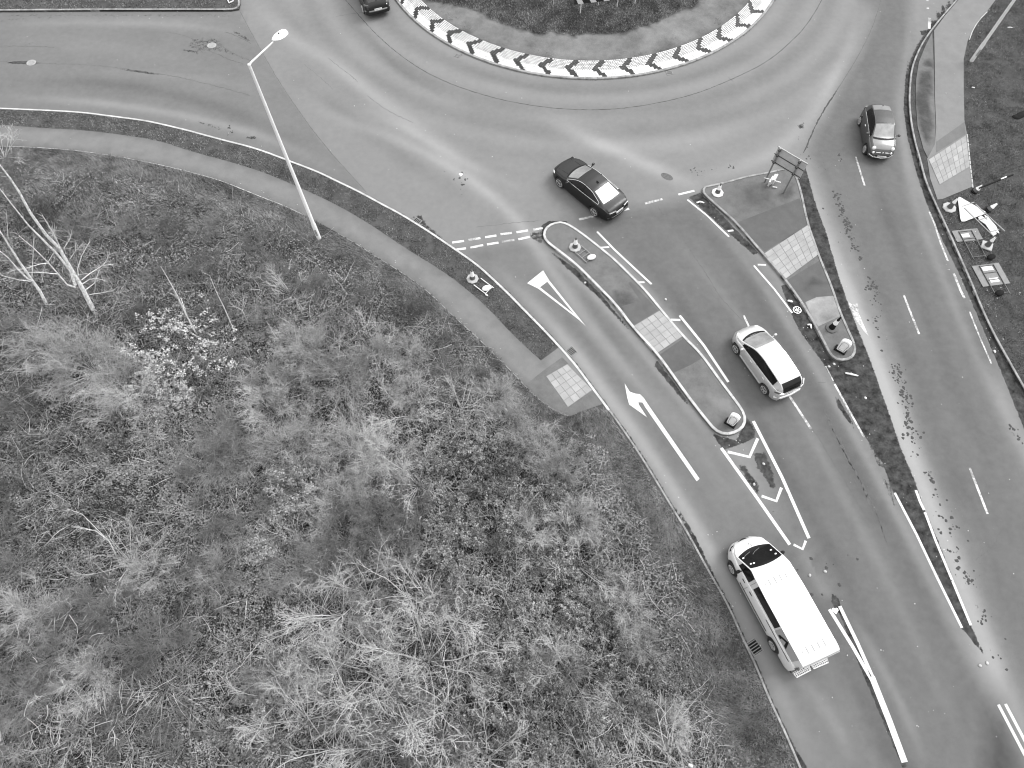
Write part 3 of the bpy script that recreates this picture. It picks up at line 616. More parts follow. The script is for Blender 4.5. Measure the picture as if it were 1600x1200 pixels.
M['cabin'] = grey('dark_cabin', .02, .8)
def sm(x, pts, k=3):                    # profile lookup, smoothed
    xs_ = np.array([p[0] for p in pts]); ys_ = np.array([p[1] for p in pts]); d = .03*k
    return float(np.mean([np.interp(x+o, xs_, ys_) for o in (-d, -d/2, 0, d/2, d)]))
class Car:
    def __init__(s, **k): s.__dict__.update(k); s.k = getattr(s, 'k', 2)
    def T(s, x): return sm(x, s.top, s.k)
    def B(s, x): return min(sm(x, s.belt, s.k), s.T(x)-.012)
    def W(s, x): return sm(x, s.wide, s.k)
    def WT(s, x): return min(sm(x, s.wtop, s.k), s.W(x)-.03)
    def crown(s, x): return getattr(s, 'crn', .05)
    def edge(s, x): return max(s.T(x)-s.crown(x), s.B(x)+.006)
    def zb(s, x):
        z = sm(x, s.sill, 1)
        for xc in s.wheels:
            R_ = s.wr*1.13
            if abs(x-xc) < R_: z = max(z, s.wr+math.sqrt(R_*R_-(x-xc)**2)-.0)
        return z
    def ring(s, x):
        w, wt, b, e, z0 = s.W(x), s.WT(x), s.B(x), s.edge(x), s.zb(x); T = s.T(x); pts = []
        lim = b-.10; z0 = min(z0, lim)
        for f, iy in ((0, .03), (.12, .005), (.4, 0), (.7, .012), (.92, .03)):
            z = z0+(b-z0)*f; ins = iy+.05*max(0, (.45-z)/.45)**2; pts.append((w-ins, z))
        pts.append((w-.055, b))
        yb = w-.085
        for f in (.0, .33, .67, 1): pts.append((yb+(wt-yb)*(f**1.15), b+.004+(e-b-.004)*f))
        for u in (.93, .8, .55, .28, 0): pts.append((wt*u, e+(T-e)*(1-u*u)))
        return pts
    def body(s, name, mat, parent, n=None):
        L = s.L; xs_ = list(np.linspace(-L/2, L/2, n or int(L/.055)))
        rows = [s.ring(x) for x in xs_]; m = len(rows[0]); V = []; Fs = []
        for x, r_ in zip(xs_, rows):
            V += [(x, y, z) for y, z in r_]+[(x, -y, z) for y, z in reversed(r_[:-1])]
        k = 2*m-1
        for i in range(len(xs_)-1):
            for j in range(k-1): Fs.append((i*k+j, i*k+j+1, (i+1)*k+j+1, (i+1)*k+j))
        Fs.append(tuple(range(k))); Fs.append(tuple((len(xs_)-1)*k+j for j in reversed(range(k))))
        return MB().add(V, Fs).build(name, mat, parent, smooth=38)
    def topsurf(s, x, u, off=.008):
        wt, e, T = s.WT(x), s.edge(x), s.T(x); dx = (s.T(x+.03)-s.T(x-.03))/.06; n_ = math.hypot(dx, 1)
        return (x-off*dx/n_, wt*u, e+(T-e)*(1-u*u)+off/n_)
    def side(s, x, f, sg, off=.010):
        w, wt, b, e = s.W(x), s.WT(x), s.B(x), s.edge(x); yb = w-.085
        return (x, sg*(yb+(wt-yb)*(f**1.15)+off), b+.004+(e-b-.004)*f+off*.4)
    def low(s, x, z, sg, off=.008):
        w, b, z0 = s.W(x), s.B(x), s.zb(x); f = (z-z0)/(b-z0) if b > z0 else 0
        fs, iy = (0,.12,.4,.7,.92,1), (.03,.005,0,.012,.03,.055); ins = np.interp(f, fs, iy)+.05*max(0, (.45-z)/.45)**2
        return (x, sg*(w-ins+off), z)
    def patch_top(s, name, x0, x1, u1, mat, parent, bow=0, bow1=0, off=.008, n=14, m=12, taper=0):
        V = []; Fs = []
        for i in range(n+1):
            for j in range(m+1):
                u = u1*(-1+2*j/m); a = x0+bow*(1-u*u); c = x1+bow1*(1-u*u); x = a+(c-a)*i/n; V.append(s.topsurf(x, u*(1-taper*(i/n)), off))
        for i in range(n):
            for j in range(m): Fs.append((i*(m+1)+j, i*(m+1)+j+1, (i+1)*(m+1)+j+1, (i+1)*(m+1)+j))
        return MB().add(V, Fs).build(name, mat, parent, smooth=50)
    def patch_side(s, name, x0, x1, f0, f1, sg, mat, parent, minh=.06, off=.010, n=20):
        V = []; Fs = []; k = 0; m = 4; edge = [[], []]
        for i in range(n+1):
            x = x0+(x1-x0)*i/n; h = s.edge(x)-s.B(x)
            if h < minh: continue
            g_ = min(f1, 1-.03/h) if h > .05 else .5; g0 = max(f0, .02/h)
            if g_ <= g0: continue
            row = [s.side(x, g0+(g_-g0)*j/m, sg, off) for j in range(m+1)]; V += row; edge[0].append(row[0]); edge[1].append(row[-1])
            if k:
                for j in range(m): Fs.append(((k-1)*(m+1)+j, (k-1)*(m+1)+j+1, k*(m+1)+j+1, k*(m+1)+j))
            k += 1
        o = MB().add(V, Fs).build(name, mat, parent); return o, edge
def make_wheel(c, x, sg, parent, r, rim_r, width=.21, spokes=5, hw=.0):
    y = sg*c; Mx = Matrix.Rotation(math.radians(90), 3, 'X'); M3 = Matrix.Translation((0,0,0)).to_3x3()
    b = MB(); w = width/2; b.lathe([(rim_r, -w), (r-.03, -w), (r, -w+.03), (r, w-.03), (r-.03, w), (rim_r, w), (rim_r, -w)], 28, Mx, False)
    o = b.build('wheel', M['tyre'], parent, smooth=40); o.location = (x, y-sg*w*.9, r)
    b = MB(); yo = sg*(w+.004); d = sg*.02
    b.lathe([(rim_r-.03, -.012), (rim_r+.006, -.012), (rim_r+.006, .012), (rim_r-.03, .012), (rim_r-.03, -.012)], 28, Matrix.Rotation(math.radians(90), 3, 'X'), False)
    for k in range(spokes):
        a = 2*math.pi*k/spokes+.3
        b.bar((0, 0, 0), ((rim_r-.015)*math.cos(a), 0, (rim_r-.015)*math.sin(a)), .07, .02)
    b.lathe([(.05, -.015), (.05, .015)], 12, Matrix.Rotation(math.radians(90), 3, 'X'))
    q = b.build('rim', M['alloy'], o); q.location = (0, yo, 0)
    b = MB(); b.lathe([(rim_r, -.01), (rim_r, .0)], 24, Matrix.Rotation(math.radians(90), 3, 'X')); q = b.build('brake_disc', M['black_trim'], o); q.location = (0, yo*.7, 0)
    return o
def car_common(c, root, paint, mirrors=(0, 0, 0), mir_mat=None, rim=None, spokes=5):
    c.body('body', paint, root)
    b = MB(); b.box((0, 0, (c.wr*2+.12+.16)/2), (c.L-.5, c.W(0)*2-.42, c.wr*2-.04)); b.build('underbody', M['black_trim'], root)
    for x in c.wheels:
        for sg in (1, -1): make_wheel(c.W(x)-.005, x, sg, root, c.wr, rim or c.wr*.68, spokes=spokes)
    mx, mz, ml = mirrors
    if ml:
        for sg in (1, -1):
            y = c.W(mx)-.06; b = MB(); b.bar((mx, sg*y, mz-.03), (mx+.02, sg*(y+.12), mz), .05, .04); b.ell((mx+.03, sg*(y+.07+ml/2), mz+.03), (.075, ml/2, .075), 12, 8)
            b.build('wing_mirror', mir_mat or paint, root, smooth=60)
def lights(c, name, pts, r, mat, root, Ms=None):
    for p in pts: b = MB(); b.ell(p, r, 14, 8, Ms); b.build(name, mat, root, smooth=80)
def number_plate(root, x, z, tilt=0, y=0, w=.5, h=.11, front=False):
    o = empty('number_plate'); o.parent = root; o.location = (x, y, z)
    bpy.data.objects.remove(o)
    b = MB(); b.box((0,0,0), (.012, w, h)); o = b.build('number_plate', M['plate'], root); o.location = (x, y, z); o.rotation_euler.y = tilt
    s = 1 if front else -1; b = MB()
    for k in range(7):
        yy = (-w/2+.06+k*(w-.12)/6)
        b.box((s*.008, yy, 0), (.004, .012, h*.62)); b.box((s*.008, yy+.02, .02 if k % 2 else -.01), (.004, .03, .012))
    b.build('plate_character', M['plate_ink'], o)
    return o
def place_car(root, F, R, c, side):      # F, R: ground contact of the near side wheels
    F = P(*F)[:2]; R = P(*R)[:2]; h = (F-R)/np.hypot(*(F-R)); ln = np.array([-h[1], h[0]]); x_ = (c.wheels[0]+c.wheels[1])/2
    p = (F+R)/2-h*x_-ln*side*(c.W(0)-.12); root.location = (*p, .004); root.rotation_euler.z = math.atan2(h[1], h[0]); print(root.name, 'wheelbase', round(float(np.hypot(*(F-R))), 2))
# ---- dark coupe
c = Car(L=4.75, wr=.34, wheels=(1.46, -1.34), crn=.045,
  top=[(-2.38,.66),(-2.33,.86),(-2.15,.97),(-1.75,1.03),(-1.5,1.10),(-.75,1.36),(-.2,1.41),(.15,1.38),(.45,1.29),(1.05,1.0),(1.25,.965),(1.8,.90),(2.15,.80),(2.3,.66),(2.38,.52)],
  belt=[(-2.38,.60),(-2.3,.80),(-1.9,.95),(-1.2,.97),(0,.93),(1.0,.90),(1.7,.83),(2.1,.70),(2.38,.48)],
  wide=[(-2.38,.66),(-2.25,.80),(-1.9,.89),(-1.3,.925),(0,.925),(1.4,.92),(1.9,.86),(2.15,.76),(2.3,.60),(2.38,.42)],
  wtop=[(-2.38,.58),(-2.2,.70),(-1.75,.72),(-1.4,.66),(-.8,.58),(0,.57),(.4,.60),(1.05,.74),(1.3,.80),(1.9,.72),(2.2,.58),(2.38,.38)],
  sill=[(-2.38,.34),(-2.1,.22),(0,.18),(2.1,.22),(2.38,.30)])
M['paint_black'] = car_paint('black_car_paint', .006, 0, .4, .04)
r_ = empty('parked_car'); r_.name = 'coupe_car'; tag(r_, 'shiny black coupe with bright rear window and silver window trim, crossing the give way line', 'car')
car_common(c, r_, M['paint_black'], (.75, .98, .2), M['paint_black'])
c.patch_top('windscreen', .42, 1.00, .90, M['glass_sky_mid'], r_, bow=0, bow1=.16); c.patch_top('cowl', 1.03, 1.10, .9, M['black_trim'], r_, bow=.16, bow1=.18)
c.patch_top('rear_window', -1.66, -.86, .86, M['glass_sky_bright'], r_, bow=-.05, bow1=-.03)
for sg in (1, -1):
    o, e = c.patch_side('side_window', -1.45, .98, .04, .97, sg, M['glass'], r_, .05)
    b = MB(); lo, hi = e; b.tube([(p[0], p[1]+sg*.006, p[2]) for p in lo+hi[::-1]+lo[:1]], .014, 5); b.build('window_trim', M['chrome'], o)
    b = MB(); pz = [c.side(x, f, sg, .016) for x, f in ((-.22, .05), (-.26, .95))]; b.bar(pz[0], pz[1], .05, .02); b.build('door_pillar', M['black_trim'], o)
    for x in (-.12, ): b = MB(); p = c.low(x, .80, sg); b.box((p[0], p[1], p[2]), (.18, .03, .025)); b.build('door_handle', M['paint_black'], r_)
    lights(c, 'headlight', [(2.08, sg*.70, .66)], (.17, .09, .07), M['lamp'], r_, Matrix.Rotation(-sg*.75, 3, 'Z'))
    b = MB(); b.bar((-2.365, sg*.30, .84), (-2.26, sg*.74, .82), .05, .10); b.build('tail_light', M['taillamp'], r_)
    b = MB(); b.bar((-2.385, sg*.32, .86), (-2.30, sg*.70, .85), .03, .025); b.build('light_strip', M['lamp'], r_)
b = MB(); b.bar((-2.39, -.30, .74), (-2.39, .30, .74), .02, .05); b.build('boot_trim', M['chrome'], r_)
b = MB(); b.tube([(-2.24, -.80, .50), (-2.40, -.5, .50), (-2.43, 0, .50), (-2.40, .5, .50), (-2.24, .80, .50)], .055, 8); b.build('bumper', M['paint_black'], r_, smooth=60)
number_plate(r_, -2.40, .66)
b = MB(); b.box((-.55, 0, 1.43), (.16, .035, .05)); b.build('aerial', M['black_trim'], r_)
for sg in (1, -1): b = MB(); b.tube([c.topsurf(x, sg*u, .006) for x, u in ((1.25, .62), (1.6, .66), (2.0, .72))], .006, 4); b.build('bonnet_crease', M['black_trim'], r_)
place_car(r_, (875,291), (929.5,336.5), c, 1)
# ---- pale hatchback
c = Car(L=3.98, wr=.31, wheels=(1.24, -1.24), crn=.05,
  top=[(-1.99,.80),(-1.95,1.02),(-1.86,1.22),(-1.62,1.40),(-1.1,1.47),(-.3,1.52),(.25,1.47),(.55,1.38),(1.22,1.02),(1.38,.98),(1.72,.88),(1.9,.74),(1.99,.56)],
  belt=[(-1.99,.72),(-1.9,.98),(-1.5,1.02),(-.5,.97),(.5,.93),(1.1,.90),(1.6,.78),(1.99,.50)],
  wide=[(-1.99,.66),(-1.85,.78),(-1.5,.84),(-.8,.865),(.8,.865),(1.35,.85),(1.7,.76),(1.88,.62),(1.99,.42)],
  wtop=[(-1.99,.52),(-1.85,.56),(-1.5,.58),(-.6,.59),(0,.58),(.4,.60),(1.2,.70),(1.45,.72),(1.75,.62),(1.99,.38)],
  sill=[(-1.99,.32),(-1.7,.22),(0,.18),(1.7,.22),(1.99,.30)])
M['paint_silver'] = car_paint('pale_silver_paint', .50, .35, .32)
r_ = empty('hatchback_car'); tag(r_, 'pale silver hatchback with dark windows between the two splitter islands', 'car')
car_common(c, r_, M['paint_silver'], (.82, .99, .2), M['paint_silver'])
c.patch_top('windscreen', .50, 1.16, .90, M['glass_sky_mid'], r_, bow=-.02, bow1=.17); c.patch_top('cowl', 1.17, 1.26, .9, M['black_trim'], r_, bow=.17, bow1=.19)
c.patch_top('rear_window', -1.955, -1.62, .92, M['glass'], r_, bow=-.02, bow1=-.02)
for sg in (1, -1):
    o, e = c.patch_side('side_window', -1.42, 1.05, .05, .97, sg, M['glass'], r_, .06)
    b = MB(); pz = [c.side(x, f, sg, .016) for x, f in ((-.12, .05), (-.17, .95))]; b.bar(pz[0], pz[1], .04, .02); b.build('door_pillar', M['black_trim'], o)
    for x in (.15, -.85): b = MB(); p = c.low(x, .82, sg); b.box((p[0], p[1], p[2]), (.18, .03, .03)); b.build('door_handle', M['chrome'], r_)
    b = MB(); b.bar(c.low(-.85, .33, sg, .012), c.low(.85, .33, sg, .012), .02, .05); b.build('side_moulding', M['paint_silver'], r_)
    lights(c, 'headlight', [(1.66, sg*.58, .78)], (.20, .10, .07), M['lamp'], r_, Matrix.Rotation(-sg*.7, 3, 'Z'))
    b = MB(); b.bar((-1.93, sg*.62, .98), (-1.72, sg*.82, .98), .06, .16); b.build('tail_light', M['taillamp'], r_)
    b = MB(); b.bar((-2.0, sg*.48, .90), (-1.93, sg*.70, .92), .04, .10); b.build('reflector', M['lamp'], r_)
b = MB(); b.tube([(-1.80, -.80, .55), (-2.0, -.55, .56), (-2.05, 0, .56), (-2.0, .55, .56), (-1.80, .80, .55)], .07, 8); b.build('bumper', M['paint_silver'], r_, smooth=60)
number_plate(r_, -2.02, .78); b = MB(); b.bar((-1.99, .12, 1.02), (-2.0, -.28, 1.02), .02, .03); b.build('rear_wiper', M['black_trim'], r_)
b = MB(); b.box((-1.30, 0, 1.50), (.05, .05, .03)); b.build('aerial', M['galv'], r_)
b = MB(); b.tube([c.topsurf(1.30, u, .012) for u in np.linspace(-.8, .5, 8)], .012, 4); b.build('wiper', M['black_trim'], r_)
place_car(r_, (1149,549), (1193,612), c, 1)
# ---- small grey city car facing down
c = Car(L=3.58, wr=.29, wheels=(1.15, -1.15), crn=.06,
  top=[(-1.79,.72),(-1.76,.95),(-1.62,1.15),(-1.35,1.36),(-.8,1.46),(-.2,1.49),(.2,1.45),(.85,1.03),(1.0,.985),(1.35,.92),(1.6,.80),(1.73,.66),(1.79,.5)],
  belt=[(-1.79,.66),(-1.7,.88),(-1.2,.95),(0,.92),(.8,.88),(1.3,.80),(1.6,.66),(1.79,.46)],
  wide=[(-1.79,.58),(-1.65,.72),(-1.2,.80),(-.5,.815),(.9,.815),(1.35,.78),(1.6,.68),(1.72,.56),(1.79,.40)],
  wtop=[(-1.79,.44),(-1.6,.50),(-1.1,.53),(0,.54),(.2,.55),(.85,.64),(1.1,.66),(1.4,.60),(1.6,.50),(1.79,.34)],
  sill=[(-1.79,.32),(-1.5,.22),(0,.17),(1.5,.22),(1.79,.28)])
M['paint_grey'] = car_paint('mid_grey_paint', .07, .3, .35, .3); M['paint_grey_sky_lit'] = car_paint('sky_lit_grey_panel', .17, .2, .4, .3)  # same grey car; sky light on bonnet and roof put into a paler copy
r_ = empty('city_car'); tag(r_, 'small rounded grey city car with round headlights, driving down the right arm', 'car')
car_common(c, r_, M['paint_grey'], (.62, .98, .17), M['paint_grey'], spokes=7)
c.patch_top('windscreen', .24, .82, .92, M['glass_sky_mid'], r_, bow=.0, bow1=.12); c.patch_top('cowl', .84, .92, .92, M['black_trim'], r_, bow=.12, bow1=.14)
c.patch_top('bonnet', .95, 1.56, .93, M['paint_grey_sky_lit'], r_, bow=.14, bow1=.05, off=.006); c.patch_top('rear_roof', -1.38, -.86, .93, M['paint_grey_sky_lit'], r_, off=.006)
c.patch_top('glass_roof', -.82, .18, .93, M['steel_dark'], r_, off=.008); c.patch_top('rear_window', -1.74, -1.45, .85, M['glass'], r_)
for sg in (1, -1):
    o, e = c.patch_side('side_window', -1.15, .75, .05, .97, sg, M['glass'], r_, .07)
    b = MB(); lo, hi = e; b.tube([(p[0], p[1]+sg*.004, p[2]) for p in lo], .010, 5); b.build('window_trim', M['galv'], o)
    b = MB(); p = c.low(-.25, .78, sg); b.ell(p, (.10, .03, .035)); b.build('door_handle', M['chrome'], r_)
    lights(c, 'headlight', [(1.52, sg*.53, .78)], (.11, .12, .12), M['lamp'], r_); lights(c, 'fog_light', [(1.66, sg*.50, .58)], (.07, .08, .08), M['lamp'], r_)
    b = MB(); b.bar((-1.73, sg*.55, .82), (-1.62, sg*.68, .82), .08, .2); b.build('tail_light', M['taillamp'], r_)
    b = MB(); b.bar((1.745, sg*.13, .66), (1.735, sg*.38, .65), .02, .035); b.build('chrome_whisker', M['chrome'], r_)
b = MB(); b.ell((1.755, 0, .66), (.02, .055, .055)); b.build('badge', M['chrome'], r_)
b = MB(); b.tube([(1.60, -.66, .40), (1.76, -.45, .36), (1.83, 0, .35), (1.76, .45, .36), (1.60, .66, .40)], .035, 8); b.build('bumper', M['chrome'], r_, smooth=60)
b = MB(); b.tube([(1.64, -.58, .48), (1.77, -.3, .46), (1.80, 0, .46), (1.77, .3, .46), (1.64, .58, .48)], .05, 8); b.build('grille', M['black_trim'], r_, smooth=60)
number_plate(r_, 1.845, .47, tilt=.25, w=.50, h=.12, front=True)
b = MB(); b.box((-1.15, 0, 1.49), (.04, .04, .05)); b.build('aerial', M['black_trim'], r_)
place_car(r_, (1350,239), (1342.5,195), c, -1)
# ---- dark car at the top edge, seen from behind
c = Car(L=4.3, wr=.33, wheels=(1.35, -1.28), crn=.05,
  top=[(-2.15,.80),(-2.11,1.0),(-1.98,1.12),(-1.72,1.32),(-1.4,1.46),(-.5,1.53),(.2,1.48),(.5,1.38),(1.15,1.04),(1.35,1.0),(1.8,.92),(2.05,.78),(2.15,.58)],
  belt=[(-2.15,.74),(-2.0,.98),(-1.0,.98),(0,.95),(1.1,.92),(1.7,.84),(2.15,.52)],
  wide=[(-2.15,.70),(-2.0,.84),(-1.5,.89),(0,.90),(1.5,.88),(1.9,.76),(2.15,.46)],
  wtop=[(-2.15,.56),(-1.9,.64),(-1.4,.62),(0,.62),(.4,.64),(1.15,.74),(1.6,.74),(2.15,.42)],
  sill=[(-2.15,.34),(-1.8,.22),(0,.18),(1.8,.22),(2.15,.30)])
M['paint_dark'] = car_paint('dark_grey_car_paint', .009, 0, .35, .15)
r_ = empty('hatchback_car'); tag(r_, 'black hatchback cut by the top edge of the picture, rear towards the camera', 'car')
car_common(c, r_, M['paint_dark'], (.85, 1.0, .2), M['paint_dark'])
c.patch_top('windscreen', .42, 1.1, .9, M['glass_sky_mid'], r_, bow1=.14); c.patch_top('rear_window', -1.97, -1.48, .88, M['glass_sky_mid2'] if 'glass_sky_mid2' in M else M['steel_dark'], r_, bow=-.02, bow1=-.02)
for sg in (1, -1):
    c.patch_side('side_window', -1.6, 1.0, .05, .97, sg, M['glass'], r_, .06)
    b = MB(); b.bar((-2.10, sg*.60, .95), (-1.92, sg*.86, .95), .06, .12); b.build('tail_light', M['taillamp'], r_)
b = MB(); b.ell((-2.16, -.62, .88), (.03, .04, .035)); b.build('reflector', M['lamp'], r_)
b = MB(); b.tube([(-1.95, -.86, .58), (-2.16, -.55, .60), (-2.2, 0, .60), (-2.16, .55, .60), (-1.95, .86, .58)], .05, 8); b.build('bumper', M['steel_mid'], r_, smooth=60)
number_plate(r_, -2.22, .70, tilt=.35)
b = MB(); b.bar((-1.98, .05, 1.14), (-1.90, -.38, 1.19), .02, .02); b.build('rear_wiper', M['black_trim'], r_)
ql, qr = P(575,33)[:2], P(612,24)[:2]; hd = np.array([-(qr-ql)[1], (qr-ql)[0]]); hd /= np.hypot(*hd); ctr = (ql+qr)/2+hd*(2.15)
r_.location = (*ctr, .004); r_.rotation_euler.z = math.atan2(hd[1], hd[0])
# ---- white van
c = Car(L=5.3, wr=.34, wheels=(1.72, -1.58), crn=.05, k=1.2,
  top=[(-2.65,1.80),(-2.62,1.93),(-2.5,1.97),(0,1.99),(1.05,1.97),(1.30,1.90),(2.02,1.22),(2.12,1.16),(2.42,1.04),(2.56,.86),(2.65,.62)],
  belt=[(-2.65,1.15),(0,1.12),(1.5,1.08),(2.1,1.0),(2.4,.86),(2.65,.55)],
  wide=[(-2.65,.92),(-2.5,.95),(0,.96),(1.7,.95),(2.15,.88),(2.4,.76),(2.56,.60),(2.65,.42)],
  wtop=[(-2.65,.83),(-2.4,.85),(0,.86),(1.0,.83),(1.3,.78),(2.02,.80),(2.2,.74),(2.45,.60),(2.65,.36)],
  sill=[(-2.65,.40),(-2.4,.26),(0,.22),(2.3,.24),(2.65,.32)])
M['van_white'] = car_paint('white_van_paint', .68, 0, .35, .6, .03); M['van_grey'] = grey('grey_side_graphic', .36, .5, 0, .05, local=True); M['van_rib'] = grey('van_roof_rib', .42, .5, local=True)
r_ = empty('panel_van'); tag(r_, 'white panel van with black windscreen and a grey side graphic, waiting in the left lane', 'van')
car_common(c, r_, M['van_white'], (1.45, 1.18, .22), M['black_trim'], rim=.2)
c.patch_top('windscreen', 1.38, 1.98, .95, M['glass'], r_, bow=-.10, bow1=.18, n=18)
o = r_.children[-1]
b = MB()
for y in (-.3, .25): b.tube([c.topsurf(2.0, y, .02), c.topsurf(1.93, y+.35, .02), c.topsurf(1.85, y+.55, .02)], .010, 4)
b.build('wiper', M['steel_mid'], o)
for k, (x, u) in enumerate(((1.52,.75),(1.50,.60),(1.50,-.72),(1.86,.80),(1.72,-.7))): b = MB(); b.ell(c.topsurf(x, u, .02), (.035, .05, .012)); b.build('dashboard_item', M['white'], o)
for sg in (1, -1):
    c.patch_side('cab_window', .93, 1.70, .10, .95, sg, M['glass'], r_, .16)
    c.patch_side('side_window', -1.02, .62, .18, .95, sg, M['glass'], r_, .2)
    o, e = c.patch_side('side_graphic', -2.35, -1.10, .04, .99, sg, M['van_grey'], r_, .2, off=.008)
    # emblem: black open wedge on the grey panel
    b = MB(); A = [c.side(x, f, sg, .018) for x, f in ((-1.45,.30),(-1.78,.30),(-1.78,.92),(-1.45,.30))]
    wd = .075
    Vp = [c.side(x, f, sg, .018) for x, f in ((-1.30,.18),(-1.30,.42),(-1.66,.92),(-1.86,.18),(-1.72,.18),(-1.62,.62),(-1.44,.38),(-1.44,.18))]
    b.add(Vp, [(0,1,7),(7,1,6),(6,1,2),(6,2,5),(5,2,3),(5,3,4)]); b.build('emblem', M['black_trim'], o)
    b = MB(); b.tube([c.low(x, 1.06, sg, .012) for x in (-2.3,-1.2,-.6)], .014, 4); b.build('door_rail', M['black_trim'], r_)
    b = MB(); b.tube([c.low(x, .52, sg, .01) for x in (-1.0, 0, 1.1)], .02, 4); b.build('side_moulding', M['black_trim'], r_)
    for x, z in ((1.08,.95),(.52,.95)): b = MB(); p = c.low(x, z, sg); b.box(p, (.18, .03, .04)); b.build('door_handle', M['black_trim'], r_)
    b = MB(); b.tube([c.low(.80, z, sg, .004) for z in (.4,.7,1.0)], .008, 4); b.tube([c.side(.80, f, sg, .004) for f in (.1,.5,.9)], .008, 4); b.build('door_seam', M['steel_mid'], r_)
    lights(c, 'headlight', [(2.32, sg*.66, .86)], (.20, .10, .10), M['lamp'], r_, Matrix.Rotation(-sg*.8, 3, 'Z'))
    b = MB(); b.bar((-2.64, sg*.86, .9), (-2.64, sg*.86, 1.5), .05, .1); b.build('tail_light', M['taillamp'], r_)
    o = empty('rear_step'); bpy.data.objects.remove(o)
    b = MB(); y0, y1 = (.04, .82); x0, x1 = -2.70, -2.95
    b.tube([(x0, sg*y0, .5), (x1, sg*(y0+.03), .5), (x1-.02, sg*(y1-.08), .5), (x0, sg*y1, .5), (x0, sg*y0, .5)], .025, 6); o = b.build('rear_step', M['galv'], r_)
    b = MB()
    for k in range(9): y = y0+.07+k*(y1-y0-.14)/8; b.bar((x0, sg*y, .5), (x1, sg*y, .5), .018)
    for k in range(3): x = x0-.06*(k+1); b.bar((x, sg*(y0+.02), .5), (x, sg*(y1-.04), .5), .018)
    b.build('step_grid', M['lamp_white'], o)
b = MB(); b.bar((-2.66, -.80, 1.86), (-2.66, .80, 1.86), .03, .03); b.bar((-2.665, 0, .5), (-2.665, 0, 1.8), .02, .02); b.build('door_gap', M['steel_mid'], r_)
b = MB(); b.bar((-2.70, -.86, .52), (-2.70, .86, .52), .10, .14); b.build('bumper', M['steel_dark'], r_)
b = MB()
for x in (.60, -2.15):
    for u in (-.45, -.15, .15, .45): 
        p = c.topsurf(x, u, .012); b.tube([(p[0]-.13, p[1], p[2]), (p[0]+.13, p[1], p[2])], .020, 6)
    for u in (-.62, .62): p = c.topsurf(x, u, .01); b.ell(p, (.05, .09, .015))
b.build('roof_rib', M['van_rib'], r_)
b = MB(); z = c.topsurf(2.28, 0, .01)
q = [c.topsurf(x, u, .012) for x, u in ((2.20,-.10),(2.20,.10),(2.36,0),(2.20,-.10))]; b.tube(q, .012, 4); b.build('bonnet_emblem', M['van_grey'], r_)
b = MB(); b.tube([c.low(x, .72, s_, .012) for x, s_ in ((2.40, 1), (2.5, 1))]+[(2.64, 0, .72)]+[c.low(x, .72, s_, .012) for x, s_ in ((2.5, -1), (2.40, -1))], .03, 5); b.build('grille', M['black_trim'], r_)
place_car(r_, (1140,885), (1209,1014), c, 1)
# ================================================================== posts, signs, cones
def ground(x, y, z=0): p = P(x, y); return Vector((p[0], p[1], z))
# --- lamp posts
def lamp_post(base, head_px, hgt, label, mat, hl=.75):
    b0 = ground(*base, .1); o = empty('street_lamp', b0); tag(o, label, 'street lamp')
    b = MB(); b.tube([(0,0,-.1),(0,0,1.3),(0,0,1.35),(0,0,hgt)], [.12,.12,.10,.06], 12); b.build('pole', mat, o, smooth=50)
    hd = Vector(P(head_px[0], head_px[1], hgt+.1+.25))-b0; dr = Vector((hd.x, hd.y, 0)); ln = dr.length; dr.normalize()
    b = MB(); b.tube([(0,0,hgt-.02), Vector((0,0,hgt+.04))+dr*.15, Vector((0,0,hgt+.22))+dr*(ln-hl*.45)], [.045,.04,.032], 8); b.ell((0,0,hgt), (.07,.07,.06)); b.build('arm', mat, o, smooth=50)
    Rm = Matrix.Rotation(math.atan2(dr.y, dr.x), 3, 'Z'); cen = Vector((0,0,hgt+.27))+dr*ln
    b = MB(); n = 16
    prof = [(-hl/2,.06),(-hl/2+.08,.12),(-.12,.20),(.12,.225),(hl/2-.06,.19),(hl/2,.11)]; V = []
    for x, w_ in prof:
        for k in range(10):
            a = 2*math.pi*k/10; V.append(Rm @ Vector((x, w_*math.cos(a), (.10 if math.sin(a) > 0 else .05)*math.sin(a)*(w_/.17)**.5))+cen)
    m = len(prof); b.add(V, [(i*10+k, i*10+(k+1) % 10, (i+1)*10+(k+1) % 10, (i+1)*10+k) for i in range(m-1) for k in range(10)]+[tuple(range(9,-1,-1)), tuple((m-1)*10+k for k in range(10))])
    h_ = b.build('lamp_head', mat, o, smooth=60)
    b = MB(); b.lathe([(.035, .09), (.035, .13), (.02, .15)], 10); q = b.build('photocell', M['steel_dark'], h_); q.location = cen
    b = MB(); b.box((0,0,0), (.10,.02,.45)); q = b.build('access_door', M['steel_mid'], o); q.location = (0,-.108,.7)
    return o
hL = rise((500,376), (391,101)); print('lamp h', hL)
lamp_post((500,376), (437,57), hL-.1, 'tall white street lamp rising from the scrub edge at the left', M['lamp_white'])
lamp_post((1516,98), (1560,-260), 10.0, 'grey street lamp post leaning out of the frame at the top right', M['galv'])
